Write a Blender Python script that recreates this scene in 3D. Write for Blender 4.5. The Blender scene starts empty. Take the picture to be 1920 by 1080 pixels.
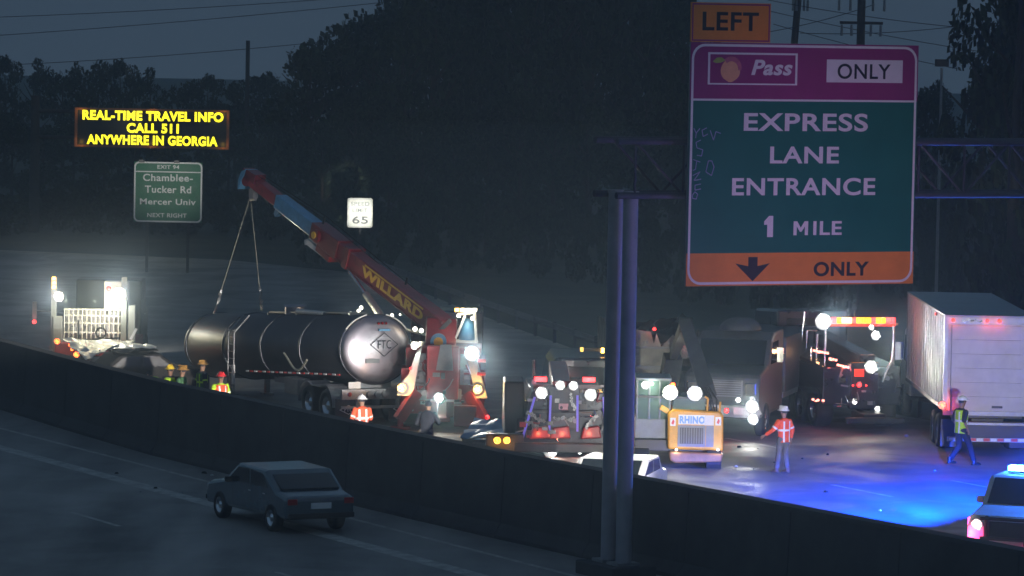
import bpy, bmesh, math, random
from math import sin, cos, pi, radians, atan, tan, sqrt
from mathutils import Vector, Matrix

# ------------------------------------------------------------------ camera
FPX, CAMH = 8520.0, 12.4                      # focal length in 1920-wide pixels, height of the overpass
PITCH, ROLL = atan(532 / FPX), radians(1.1)
S = bpy.context.scene
COL = S.collection
cam_d = bpy.data.cameras.new('camera'); cam = bpy.data.objects.new('camera', cam_d); COL.objects.link(cam)
cam_d.sensor_width = 36; cam_d.lens = FPX / 1920 * 36; cam_d.clip_start = 1; cam_d.clip_end = 3000
CM = Matrix.Rotation(pi / 2 - PITCH, 3, 'X') @ Matrix.Rotation(ROLL, 3, 'Z')
cam.matrix_world = Matrix.Translation((0, 0, CAMH)) @ CM.to_4x4()
S.camera = cam
# ------------------------------------------------------------------ sky, sun, exposure
W = bpy.data.worlds.new('World'); S.world = W; W.use_nodes = True
nt = W.node_tree; bg = nt.nodes['Background']
sky = nt.nodes.new('ShaderNodeTexSky'); sky.sky_type = 'NISHITA'; sky.sun_disc = False
sky.sun_elevation = radians(3); sky.sun_rotation = radians(75); sky.air_density = 1.3; sky.dust_density = 1.5; sky.ozone_density = 3
tint = nt.nodes.new('ShaderNodeMixRGB'); tint.blend_type = 'MULTIPLY'; tint.inputs[0].default_value = 1; tint.inputs[2].default_value = (.58, 1.05, 1.35, 1)
cloud = nt.nodes.new('ShaderNodeTexNoise'); cloud.inputs['Scale'].default_value = 2.2; cloud.inputs['Detail'].default_value = 5
crp = nt.nodes.new('ShaderNodeValToRGB'); crp.color_ramp.elements[0].position = .3; crp.color_ramp.elements[1].position = .75
crp.color_ramp.elements[0].color = (.33, .54, .82, 1); crp.color_ramp.elements[1].color = (.47, .73, 1.08, 1)      # blue-grey pre-dawn overcast
over = nt.nodes.new('ShaderNodeMixRGB'); over.inputs[0].default_value = .8
nt.links.new(sky.outputs[0], tint.inputs[1]); nt.links.new(tint.outputs[0], over.inputs[1]); nt.links.new(cloud.outputs['Fac'], crp.inputs[0])
nt.links.new(crp.outputs[0], over.inputs[2]); nt.links.new(over.outputs[0], bg.inputs[0]); bg.inputs[1].default_value = 0.14
sun_d = bpy.data.lights.new('sun', 'SUN'); sun_d.energy = 0.02; sun_d.angle = radians(12); sun_d.color = (1, .93, .85)
sun = bpy.data.objects.new('sun', sun_d); COL.objects.link(sun)
sun.rotation_euler = (radians(80), 0, radians(75))
S.view_settings.view_transform = 'Standard'; S.view_settings.look = 'None'
S.view_settings.gamma = 1; S.view_settings.exposure = 0
S.render.engine = 'CYCLES'

def ray(px, py):
    return CM @ Vector(((px - 960) / FPX, -(py - 540) / FPX, -1))
def at(px, py, z=0):
    d = ray(px, py); t = (z - CAMH) / d.z
    return Vector((d.x * t, d.y * t, z))
def atd(px, py, Y):
    d = ray(px, py); t = Y / d.y
    return Vector((d.x * t, Y, CAMH + d.z * t))

# ------------------------------------------------------------------ materials
_m = {}
def mat(name, col, rough=.6, metal=0.0, var=.25, scale=6.0, emit=None, es=0.0, bump=0.0, coat=0.0, spec=None, trans=0.0):
    if name in _m: return _m[name]
    m = bpy.data.materials.new(name); m.use_nodes = True; _m[name] = m
    n = m.node_tree.nodes; l = m.node_tree.links; b = n['Principled BSDF']
    b.inputs['Roughness'].default_value = rough; b.inputs['Metallic'].default_value = metal
    if coat: b.inputs['Coat Weight'].default_value = coat; b.inputs['Coat Roughness'].default_value = .12
    if trans: b.inputs['Transmission Weight'].default_value = trans
    tc = n.new('ShaderNodeTexCoord')
    nz = n.new('ShaderNodeTexNoise'); nz.inputs['Scale'].default_value = scale; nz.inputs['Detail'].default_value = 6
    nz.inputs['Roughness'].default_value = .65
    l.new(tc.outputs['Object'], nz.inputs['Vector'])
    rp = n.new('ShaderNodeValToRGB'); rp.color_ramp.elements[0].position = .3; rp.color_ramp.elements[1].position = .7
    c = Vector(col); rp.color_ramp.elements[0].color = (*(c * (1 - var)), 1); rp.color_ramp.elements[1].color = (*[min(1, x * (1 + var * .5)) for x in c], 1)
    l.new(nz.outputs['Fac'], rp.inputs['Fac']); l.new(rp.outputs['Color'], b.inputs['Base Color'])
    mr = n.new('ShaderNodeMapRange'); mr.inputs['To Min'].default_value = max(.02, rough - .12); mr.inputs['To Max'].default_value = min(1, rough + .12)
    l.new(nz.outputs['Fac'], mr.inputs['Value']); l.new(mr.outputs[0], b.inputs['Roughness'])
    if bump:
        bp = n.new('ShaderNodeBump'); bp.inputs['Strength'].default_value = bump; bp.inputs['Distance'].default_value = .03
        l.new(nz.outputs['Fac'], bp.inputs['Height']); l.new(bp.outputs[0], b.inputs['Normal'])
    if emit:
        b.inputs['Emission Color'].default_value = (*emit, 1); b.inputs['Emission Strength'].default_value = es
    return m

M = dict(
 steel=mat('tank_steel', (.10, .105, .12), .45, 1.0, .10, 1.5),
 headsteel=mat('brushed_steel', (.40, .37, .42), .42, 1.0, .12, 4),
 chrome=mat('chrome', (.75, .75, .77), .12, 1.0, .1),
 galv=mat('galvanised_steel', (.33, .34, .36), .5, .7, .25, 5),
 darkgalv=mat('weathered_galvanised', (.10, .10, .13), .6, .4, .3, 3),
 pole=mat('pole_steel', (.40, .38, .42), .6, .3, .2, 1.5),
 black=mat('black_paint', (.02, .02, .022), .4, 0, .3),
 rubber=mat('rubber', (.022, .022, .024), .75, 0, .3),
 glass=mat('dark_glass', (.012, .016, .02), .08, 0, .1, coat=.5),
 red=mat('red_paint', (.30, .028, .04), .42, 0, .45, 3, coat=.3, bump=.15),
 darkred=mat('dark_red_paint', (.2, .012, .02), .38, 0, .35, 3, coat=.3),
 blue=mat('light_blue_paint', (.10, .30, .52), .35, 0, .25, 3, coat=.4),
 yellow=mat('yellow_paint', (.75, .34, .02), .4, 0, .25, 3, coat=.2),
 white=mat('white_paint', (.70, .70, .70), .4, 0, .15, 3),
 boxwhite=mat('box_panel', (.60, .58, .60), .62, 0, .16, 1.6),
 grey=mat('grey_paint', (.22, .24, .26), .45, 0, .25, 3),
 navy=mat('navy_paint', (.025, .03, .05), .22, .1, .3, 3, coat=.8),
 soot=mat('sooty_panel', (.22, .21, .18), .8, 0, .75, 2.2, bump=.4),
 char=mat('charred_metal', (.035, .033, .032), .85, .1, .6, 5, bump=.5),
 palecab=mat('dusty_grey_paint', (.075, .08, .088), .5, 0, .35, 2.5),
 concrete=mat('concrete', (.07, .07, .07), .85, 0, .35, .9, bump=.3),
 bark=mat('bark', (.05, .04, .03), .9, 0, .4, 8, bump=.5),
 skin=mat('skin', (.30, .17, .11), .6, 0, .1),
 boot=mat('boot_leather', (.16, .10, .06), .7, 0, .3),
 orange=mat('orange_fabric', (.95, .12, .045), .8, 0, .18, 9, bump=.3),
 lime=mat('lime_fabric', (.55, .85, .05), .8, 0, .18, 9, bump=.3),
 green=mat('dark_green_fabric', (.06, .16, .07), .85, 0, .3, 9),
 tape=mat('reflective_tape', (.85, .85, .85), .4, 0, .1),
 redtape=mat('red_reflective', (.75, .03, .03), .4, 0, .1),
 denim=mat('grey_trousers', (.15, .15, .15), .85, 0, .25, 9, bump=.3),
 dark=mat('dark_fabric', (.025, .03, .045), .85, 0, .3, 9, bump=.3),
 hatwhite=mat('white_hard_hat', (.82, .82, .82), .3, 0, .06),
 hatyel=mat('yellow_hard_hat', (.85, .60, .05), .3, 0, .08),
 hatred=mat('red_hard_hat', (.75, .04, .05), .3, 0, .08),
 hatbrown=mat('tan_hard_hat', (.45, .24, .06), .35, 0, .15),
 wood=mat('pole_wood', (.06, .05, .045), .85, 0, .3, 5, bump=.3),
 wire=mat('wire', (.02, .02, .022), .6),
 purple=mat('sign_magenta', (.30, .022, .17), .45, 0, .12, 1.2),
 teal=mat('sign_green', (.004, .15, .105), .45, 0, .15, 1.0),
 sorange=mat('sign_orange', (.82, .27, .045), .45, 0, .12, 1.5),
 swhite=mat('sign_white', (.80, .78, .76), .4, 0, .06, 4),
 sblack=mat('sign_black', (.02, .02, .03), .5),
 speach=mat('sign_peach', (.80, .40, .22), .5, 0, .1),
 sleaf=mat('sign_leaf', (.35, .45, .10), .5),
 sgreen=mat('sign_highway_green', (.01, .17, .075), .5, 0, .2, 2),
 text_yellow=mat('decal_yellow', (.80, .46, .04), .5, 0, .15, 8),
 text_blue=mat('decal_blue', (.20, .42, .80), .5, 0, .15, 8),
 dish=mat('reflector_dish', (.45, .45, .44), .4, 0, .03),
 rope=mat('sling', (.30, .30, .24), .8, 0, .3),
)
def emis(name, col, es): return mat('glow_' + name, tuple(c * .5 for c in col), .4, 0, .05, emit=col, es=es)
EW = emis('white', (1, .97, .90), 6); EA = emis('amber', (1, .45, .06), 14); ER = emis('red', (1, .03, .03), 7)
EWs = emis('soft_white', (1, .95, .82), 5); EB = emis('blue', (.06, .30, 1), 40); EC = emis('cyan', (.25, .9, 1), 30)
EY = emis('sign_yellow', (1, .86, .02), 2.2); EP = emis('violet', (.22, .14, 1), 1.1); EO = emis('ember', (1, .16, .05), 2.0)

# ------------------------------------------------------------------ mesh helpers
class MB:
    def __init__(s): s.v = []; s.f = []; s.sm = []; s.mi = []; s.marks = []
    def cut(s): s.marks.append((len(s.v), len(s.f))); return s
    def add(s, vs, fs, smooth=False, mi=0):
        o = len(s.v); s.v += [Vector(v) for v in vs]
        for f in fs: s.f.append([i + o for i in f]); s.sm.append(smooth); s.mi.append(mi)
        return s
    def box(s, c, d, rz=0, rx=0, ry=0, mi=0, tx=1, ty=1):
        x, y, z = d[0] / 2, d[1] / 2, d[2] / 2
        R = Matrix.Rotation(rz, 3, 'Z') @ Matrix.Rotation(ry, 3, 'Y') @ Matrix.Rotation(rx, 3, 'X')
        p = [(-x, -y, -z), (x, -y, -z), (x, y, -z), (-x, y, -z), (-x * tx, -y * ty, z), (x * tx, -y * ty, z), (x * tx, y * ty, z), (-x * tx, y * ty, z)]
        return s.add([R @ Vector(q) + Vector(c) for q in p], [(0, 3, 2, 1), (4, 5, 6, 7), (0, 1, 5, 4), (1, 2, 6, 5), (2, 3, 7, 6), (3, 0, 4, 7)], False, mi)
    def b2(s, a, b, mi=0):
        return s.box([(a[i] + b[i]) / 2 for i in range(3)], [abs(b[i] - a[i]) for i in range(3)], mi=mi)
    def beam(s, p0, p1, w, h, up=(0, 0, 1), w1=None, h1=None, mi=0):
        p0, p1 = Vector(p0), Vector(p1); a = (p1 - p0).normalized(); side = a.cross(Vector(up)).normalized(); u = side.cross(a)
        w1 = w1 or w; h1 = h1 or h; vs = []
        for p, ww, hh in ((p0, w, h), (p1, w1, h1)):
            for sx, sz in ((-1, -1), (1, -1), (1, 1), (-1, 1)): vs.append(p + side * sx * ww / 2 + u * sz * hh / 2)
        return s.add(vs, [(3, 2, 1, 0), (4, 5, 6, 7), (0, 1, 5, 4), (1, 2, 6, 5), (2, 3, 7, 6), (3, 0, 4, 7)], False, mi)
    def cyl(s, p0, p1, r0, r1=None, n=14, caps=True, mi=0):
        p0, p1 = Vector(p0), Vector(p1); r1 = r0 if r1 is None else r1
        a = (p1 - p0).normalized(); t = Vector((0, 0, 1)) if abs(a.z) < .9 else Vector((1, 0, 0)); u = a.cross(t).normalized(); w = a.cross(u)
        vs = [p0 + (u * cos(2 * pi * i / n) + w * sin(2 * pi * i / n)) * r0 for i in range(n)] + [p1 + (u * cos(2 * pi * i / n) + w * sin(2 * pi * i / n)) * r1 for i in range(n)]
        s.add(vs, [(i, (i + 1) % n, n + (i + 1) % n, n + i) for i in range(n)], True, mi)
        if caps: s.add(vs, [list(range(n - 1, -1, -1)), list(range(n, 2 * n))], False, mi)
        return s
    def tube(s, pts, r, n=7, mi=0):
        for a, b in zip(pts[:-1], pts[1:]): s.cyl(a, b, r, n=n, mi=mi)
        return s
    def lathe(s, prof, o, ax, n=28, ex=(1, 1), mi=0, smooth=True):
        o = Vector(o); a = Vector(ax).normalized(); t = Vector((0, 0, 1)) if abs(a.z) < .9 else Vector((0, 1, 0)); u = a.cross(t).normalized(); w = u.cross(a)
        vs = []
        for r, h in prof:
            for i in range(n): vs.append(o + a * h + u * cos(2 * pi * i / n) * r * ex[0] + w * sin(2 * pi * i / n) * r * ex[1])
        fs = []
        for k in range(len(prof) - 1):
            for i in range(n): fs.append((k * n + i, k * n + (i + 1) % n, (k + 1) * n + (i + 1) % n, (k + 1) * n + i))
        return s.add(vs, fs, smooth, mi)
    def sph(s, c, r, n=14, m=8, z0=-1.0, mi=0):
        r = (r, r, r) if isinstance(r, (int, float)) else r; vs = []; a0 = math.asin(z0)
        for k in range(m + 1):
            a = a0 + (pi / 2 - a0) * k / m
            for i in range(n): vs.append((c[0] + r[0] * cos(a) * cos(2 * pi * i / n), c[1] + r[1] * cos(a) * sin(2 * pi * i / n), c[2] + r[2] * sin(a)))
        return s.add(vs, [(k * n + i, k * n + (i + 1) % n, (k + 1) * n + (i + 1) % n, (k + 1) * n + i) for k in range(m) for i in range(n)], True, mi)
    def prism(s, poly, fn, a, b, mi=0):
        """poly of 2D points, fn(p, depth)->3D"""
        n = len(poly); vs = [fn(p, a) for p in poly] + [fn(p, b) for p in poly]
        return s.add(vs, [list(range(n - 1, -1, -1)), list(range(n, 2 * n))] + [(i, (i + 1) % n, n + (i + 1) % n, n + i) for i in range(n)], False, mi)
    def px(s, poly, x0, x1, mi=0): return s.prism(poly, lambda p, d: (d, p[0], p[1]), x0, x1, mi)      # side profile (y,z) along x
    def py(s, poly, y0, y1, mi=0): return s.prism(poly, lambda p, d: (p[0], d, p[1]), y0, y1, mi)      # front profile (x,z) along y
    def build(s, name, m, parent=None, bevel=0, loc=None):
        me = bpy.data.meshes.new(name); me.from_pydata(s.v, [], s.f)
        for mm in (m if isinstance(m, list) else [m]): me.materials.append(mm)
        for p, sm, mi in zip(me.polygons, s.sm, s.mi): p.use_smooth = sm; p.material_index = mi
        bm = bmesh.new(); bm.from_mesh(me); bmesh.ops.remove_doubles(bm, verts=bm.verts, dist=.00005) if 0 else None
        bmesh.ops.recalc_face_normals(bm, faces=bm.faces); bm.to_mesh(me); bm.free()
        o = bpy.data.objects.new(name, me); COL.objects.link(o)
        if parent: o.parent = parent
        if loc: o.location = loc
        if bevel:
            b = o.modifiers.new('bevel', 'BEVEL'); b.width = bevel; b.segments = 2; b.limit_method = 'ANGLE'; b.angle_limit = radians(40)
        return o
def buildn(mb, name, m, parent=None, bevel=0):
    v0 = f0 = 0; out = []
    for v1, f1 in mb.marks:
        q = MB(); q.v = mb.v[v0:v1]; q.f = [[i - v0 for i in f] for f in mb.f[f0:f1]]; q.sm = mb.sm[f0:f1]; q.mi = mb.mi[f0:f1]
        out.append(q.build(name, m, parent, bevel)); v0, f0 = v1, f1
    return out
def tag(o, label=None, cat=None, group=None, kind=None):
    if label: o['label'] = label
    if cat: o['category'] = cat
    if group: o['group'] = group
    if kind: o['kind'] = kind
    return o
def thing(name, loc, rz, label, cat, group=None):
    o = bpy.data.objects.new(name, None); COL.objects.link(o); o.location = loc; o.rotation_euler = (0, 0, rz); o.empty_display_size = .3
    return tag(o, label, cat, group)
def copy_tree(o, parent=None):
    c = o.copy(); COL.objects.link(c)
    if parent: c.parent = parent
    for ch in list(o.children): copy_tree(ch, c)
    return c

def light(parent, pos, W_, col=(1, .96, .88), r=.06, spot=None, direction=(0, -1, -.15), blend=.6):
    d = bpy.data.lights.new('lamp_light', 'SPOT' if spot else 'POINT'); d.energy = W_; d.color = col; d.shadow_soft_size = r
    if spot: d.spot_size = radians(spot); d.spot_blend = blend
    o = bpy.data.objects.new('lamp_light', d); COL.objects.link(o); o.parent = parent; o.location = pos
    o.rotation_euler = Vector(direction).to_track_quat('-Z', 'Y').to_euler()
    return o
def lamp(parent, pos, r=.09, em=None, W_=0, col=(1, .96, .88), name='work_light', spot=None, d=(0, -1, -.15), lens='bulb', off=.14):
    """round lamp facing direction d: housing, reflector dish, glowing bulb and its light"""
    d = Vector(d).normalized(); p = Vector(pos); big = r > .075
    if big and W_ >= 20: r *= 1.18
    h = MB().lathe([(.001, .0), (r * .8, .0), (r * 1.12, .05), (r * 1.16, .10), (r * 1.1, .10)], p - d * .1, d, 16).build(name, M['black'], parent)
    if big:
        MB().lathe([(r * 1.1, 0), (r * .9, -.03), (r * .5, -.06), (.001, -.07)], p, d, 16).build('reflector', M['dish'], h)
        t = d.cross(Vector((0, 0, 1))).normalized(); u = t.cross(d); LR = random.Random(int(abs(p.x * 977 + p.z * 331)))
        q = MB()
        for k, (a_, c_) in enumerate(((0, 0), (.34, .1), (-.3, -.12), (.08, .36), (-.1, -.38), (.9, .2), (-.85, -.35), (.3, .85), (-.4, -.9), (-.6, .7))):
            q.sph(p + (t * (a_ + LR.uniform(-.1, .1)) + u * (c_ + LR.uniform(-.1, .1))) * r * .95, r * (LR.uniform(.26, .40) if k < 5 else LR.uniform(.10, .2)) * (1.3 if k == 0 else 1), 10, 8, -1)
        q.build(lens, em or EW, h)
    else: MB().lathe([(r, -.01), (r * .8, .02), (r * .4, .035), (.001, .04)], p, d, 16).build(lens, em or EW, h)
    if W_ and spot:
        light(h, p + d * off, W_ * 10.0, col, .025, 44, d + Vector((0, 0, .12)), 1); light(h, p + d * off, W_ * .8, col, .025, spot, d)
    elif W_: light(h, p + d * off, W_ * 2.0, col, .025, spot, d)
    return h
def box_lamp(parent, c, sz, em, name='marker_light', W_=0, col=(1, 0, 0), d=(0, -1, 0)):
    h = MB().box(c, sz).build(name, em, parent, bevel=.008)
    if W_: light(h, Vector(c) + Vector(d) * .15, W_, col, .05)
    return h

def text(name, s, x0, x1, z0, z1, y, m, parent, bold=.02, shear=0, xf=None, thick=.004):
    """lettering fitted to a box in the local XZ plane, facing -Y; xf maps (x, y, z) elsewhere"""
    c = bpy.data.curves.new('t', 'FONT'); c.body = s; c.size = 1; c.offset = bold; c.shear = shear; c.align_x = 'LEFT'; c.extrude = .001; c.space_character = 1.08
    o = bpy.data.objects.new('t', c); COL.objects.link(o); bpy.context.view_layer.update()
    me = bpy.data.meshes.new_from_object(o.evaluated_get(bpy.context.evaluated_depsgraph_get())); bpy.data.objects.remove(o)
    xs = [v.co.x for v in me.vertices]; ys = [v.co.y for v in me.vertices]
    ax, bx, ay, by = min(xs), max(xs), min(ys), max(ys)
    for v in me.vertices:
        q = Vector((x0 + (v.co.x - ax) / (bx - ax) * (x1 - x0), y - (thick if v.co.z > 0 else 0), z0 + (v.co.y - ay) / (by - ay) * (z1 - z0)))
        v.co = xf(q) if xf else q
    me.materials.append(m); me.name = name
    o = bpy.data.objects.new(name, me); COL.objects.link(o)
    if parent: o.parent = parent
    return o

def wheel(parent, x, y, r=.5, w=.28, side=-1, name='wheel', rim='chrome'):
    """wheel with its axle along x, outer face towards side"""
    c = Vector((x, y, r)); a = (side, 0, 0)
    t = MB().lathe([(r * .62, -w / 2), (r * .9, -w / 2), (r * .98, -w * .38), (r, -w * .2), (r, w * .2), (r * .98, w * .38), (r * .9, w / 2), (r * .62, w / 2), (r * .6, w * .3), (r * .6, -w / 2)], c, a, 26).build(name, M['rubber'], parent)
    MB().lathe([(r * .6, w * .42), (r * .55, w * .25), (r * .3, w * .12), (r * .26, w * .38), (.001, w * .42)], c, a, 20).build('rim', M[rim], t)
    return t

def roundrect(x0, x1, z0, z1, r, n=6):
    p = []
    for cx, cz, a0 in ((x1 - r, z1 - r, 0), (x0 + r, z1 - r, 90), (x0 + r, z0 + r, 180), (x1 - r, z0 + r, 270)):
        for k in range(n + 1):
            a = radians(a0 + 90 * k / n); p.append((cx + r * cos(a), cz + r * sin(a)))
    return p
def ringframe(mb, outer, inner, y0, y1):
    n = len(outer); vs = [(p[0], y0, p[1]) for p in outer] + [(p[0], y0, p[1]) for p in inner] + [(p[0], y1, p[1]) for p in outer] + [(p[0], y1, p[1]) for p in inner]
    fs = []
    for i in range(n):
        j = (i + 1) % n
        fs += [(i, j, n + j, n + i), (2 * n + i, 3 * n + i, 3 * n + j, 2 * n + j), (i, 2 * n + i, 2 * n + j, j), (n + i, n + j, 3 * n + j, 3 * n + i)]
    return mb.add(vs, fs)

# ================================================================== SETTING
DR = Vector((-.457, .889, 0)); NR = Vector((.889, .457, 0)); W0 = Vector((2.2, 102.8, 0))     # road direction, its normal, a point of the median wall
def road(u, t, z=0): return W0 + NR * u + DR * t + Vector((0, 0, z))

def ground_mat():
    m = bpy.data.materials.new('grass_soil'); m.use_nodes = True; n = m.node_tree.nodes; l = m.node_tree.links; b = n['Principled BSDF']
    tc = n.new('ShaderNodeTexCoord'); z = n.new('ShaderNodeTexNoise'); z.inputs['Scale'].default_value = .35; z.inputs['Detail'].default_value = 10
    l.new(tc.outputs['Object'], z.inputs['Vector']); r = n.new('ShaderNodeValToRGB')
    r.color_ramp.elements[0].position = .35; r.color_ramp.elements[0].color = (.018, .026, .014, 1); r.color_ramp.elements[1].position = .7; r.color_ramp.elements[1].color = (.05, .06, .035, 1)
    l.new(z.outputs['Fac'], r.inputs['Fac']); l.new(r.outputs[0], b.inputs['Base Color']); b.inputs['Roughness'].default_value = .95
    return m
def asphalt_mat(name, base, r0, r1):
    m = bpy.data.materials.new(name); m.use_nodes = True; n = m.node_tree.nodes; l = m.node_tree.links; b = n['Principled BSDF']
    tc = n.new('ShaderNodeTexCoord'); mp = n.new('ShaderNodeMapping'); mp.inputs['Rotation'].default_value = (0, 0, radians(-27)); mp.inputs['Scale'].default_value = (1.0, .16, 1)
    l.new(tc.outputs['Object'], mp.inputs['Vector'])
    big = n.new('ShaderNodeTexNoise'); big.inputs['Scale'].default_value = .45; big.inputs['Detail'].default_value = 8; l.new(mp.outputs[0], big.inputs['Vector'])
    fine = n.new('ShaderNodeTexNoise'); fine.inputs['Scale'].default_value = 22; fine.inputs['Detail'].default_value = 4; l.new(tc.outputs['Object'], fine.inputs['Vector'])
    wet = n.new('ShaderNodeTexNoise'); wet.inputs['Scale'].default_value = .3; wet.inputs['Detail'].default_value = 9; wet.inputs['Distortion'].default_value = 1.2; l.new(tc.outputs['Object'], wet.inputs['Vector'])
    r = n.new('ShaderNodeValToRGB'); r.color_ramp.elements[0].position = .3; r.color_ramp.elements[1].position = .72
    r.color_ramp.elements[0].color = (base * .60, base * .57, base * .54, 1); r.color_ramp.elements[1].color = (base * 1.6, base * 1.5, base * 1.4, 1)
    l.new(big.outputs['Fac'], r.inputs['Fac'])
    mx = n.new('ShaderNodeMixRGB'); mx.blend_type = 'MULTIPLY'; mx.inputs[0].default_value = .5; l.new(r.outputs[0], mx.inputs[1]); l.new(fine.outputs['Color'], mx.inputs[2])
    l.new(mx.outputs[0], b.inputs['Base Color'])
    mr = n.new('ShaderNodeMapRange'); mr.inputs['From Min'].default_value = .42; mr.inputs['From Max'].default_value = .62; mr.inputs['To Min'].default_value = r0; mr.inputs['To Max'].default_value = r1
    l.new(wet.outputs['Fac'], mr.inputs['Value']); l.new(mr.outputs[0], b.inputs['Roughness'])
    bp = n.new('ShaderNodeBump'); bp.inputs['Strength'].default_value = .35; bp.inputs['Distance'].default_value = .02; l.new(fine.outputs['Fac'], bp.inputs['Height']); l.new(bp.outputs[0], b.inputs['Normal'])
    return m
def sheet(name, pts, z, m):
    o = MB().add([(p[0], p[1], z) for p in pts], [list(range(len(pts)))]).build(name, m); tag(o, kind='structure'); return o
sheet('ground', [(-650, -600), (650, -600), (650, 700), (-650, 700)], 0, ground_mat())
AS = asphalt_mat('wet_asphalt', .22, .5, .8); AS2 = asphalt_mat('dry_asphalt', .34, .6, .85)
# far carriageway: from the wall to a far edge that swings to the left
far = [(45, 72), (22, 118), (15, 133), (9, 146), (3.4, 158.5), (-1.5, 182), (-6, 206), (-13.7, 216), (-26, 221), (-60, 228)]
WL = [(-37, 185), (-25.5, 159), (-15.65, 137.4), (-12.5, 130), (-9.5, 123.2), (-6.5, 117.5), (-3.2, 111), (-.4, 106), (1.45, 102.8), (8.9, 90), (17.6, 75), (35, 45), (55, 10)]
sheet('road', WL[::-1] + [(-60, 226), (-60, 228), (-26, 221), (-13.7, 216), (-6, 206), (-1.5, 182), (3.4, 158.5), (9, 146), (15, 133), (22, 118), (45, 72), (75, 20)], .004, AS)
sheet('near_road', [(x, y) for x, y in WL] + [(35, 0), (15, 45), (-3, 75), (-16, 100), (-34, 132), (-52, 165)], .0085, AS2)
LW = mat('worn_white_marking', (.52, .50, .46), .7, 0, .5, 3)
def stripe(name, u, w, spans, z=.0125):
    mb = MB()
    for a, b in spans: mb.add([road(u - w / 2, a, z), road(u + w / 2, a, z), road(u + w / 2, b, z), road(u - w / 2, b, z)], [(0, 1, 2, 3)])
    tag(mb.build(name, LW), kind='structure')
stripe('edge_line', -2.7, .16, [(-100, 58)]); stripe('lane_line', -4.7, .5, [(-100, 58)])
stripe('lane_line', -8.6, .14, [(t, t + 3) for t in range(-100, 55, 12)])
stripe('edge_line', 1.7, .15, [(-100, 52)])
for u in (5.3, 9.0, 12.7, 16.4): stripe('lane_line', u, .14, [(t, t + 3) for t in range(-100, 42, 12)])
# median wall with coping and vertical joints; it bends gently
WP = [Vector((x, y, 0)) for x, y in ((-37, 185), (-25.5, 159), (-15.65, 137.4), (-12.5, 130), (-9.5, 123.2), (-6.5, 117.5), (-3.2, 111), (-.4, 106), (1.45, 102.8), (8.9, 90), (17.6, 75), (35, 45), (55, 10))]
def along(step):
    out = [WP[0]]; carry = step
    for a, b in zip(WP[:-1], WP[1:]):
        L = (b - a).length; d = carry
        while d < L: out.append(a.lerp(b, d / L)); d += step
        carry = d - L
    return out
def median():
    o = Vector((1.45, 102.8, 0)); root = thing('median_wall', o, 0, 'long dark grey concrete median wall between the two carriageways', 'wall')
    mb = MB(); cp = MB(); prof = [(-.42, 0), (-.42, .1), (-.24, .35), (-.16, 1.9), (.16, 1.9), (.24, .35), (.42, .1), (.42, 0)]
    pts = along(4.0)
    for p, q in zip(pts[:-1], pts[1:]):
        d = (q - p).normalized(); nn = Vector((-d.y, d.x, 0)); f = lambda w, t, p=p, d=d, nn=nn: p + d * t + nn * w[0] + Vector((0, 0, w[1])) - o; L = (q - p).length
        mb.prism(prof, f, .012, L - .012); cp.prism([(-.2, 1.902), (-.2, 2.0), (.2, 2.0), (.2, 1.902)], f, .0, L - .008)
    mb.build('wall_panel', M['concrete'], root); cp.build('coping', M['concrete'], root)
median()
# guard rail along the far edge and a short one at the left
def guardrail(pts, label, z=.55, n=2.0):
    o = Vector((*pts[0], 0)); root = thing('guardrail', o, 0, label, 'guardrail'); mb = MB(); post = 0
    for (a, b) in zip(pts[:-1], pts[1:]):
        A, B = Vector((*a, z)) - o, Vector((*b, z)) - o
        mb.beam(A, B, .06, .08); mb.beam(A + Vector((0, 0, .14)), B + Vector((0, 0, .14)), .06, .08); mb.beam(A + Vector((.02, .02, .07)), B + Vector((.02, .02, .07)), .03, .08)
    mb.build('rail', M['darkgalv'], root)
    acc = 0
    for (a, b) in zip(pts[:-1], pts[1:]):
        A, B = Vector((*a, 0)) - o, Vector((*b, 0)) - o; L = (B - A).length; k = int(L / n)
        for i in range(k):
            if acc > 60: break
            p = A.lerp(B, i / max(k, 1)); MB().b2((p.x - .06, p.y + .06, 0), (p.x + .06, p.y + .18, .78)).build('post', M['darkgalv'], root); acc += 1
guardrail([(14.0, 135.5), (8.2, 148), (3.0, 160), (-1.9, 183), (-6.4, 206.5)], 'long thin steel guardrail along the far road edge behind the tow trucks', n=3)
guardrail([(-17.0, 147.5), (-18.6, 156), (-21, 166)], 'short pale guardrail at the far left just above the median wall', z=.7)
tag(MB().add([road(26, -30, .03), road(60, -30, .03), road(60, 20, .03), road(30, 12, .03)], [(0, 1, 2, 3)]).build('verge', M['concrete']) if 0 else S.camera) if 0 else None

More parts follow.
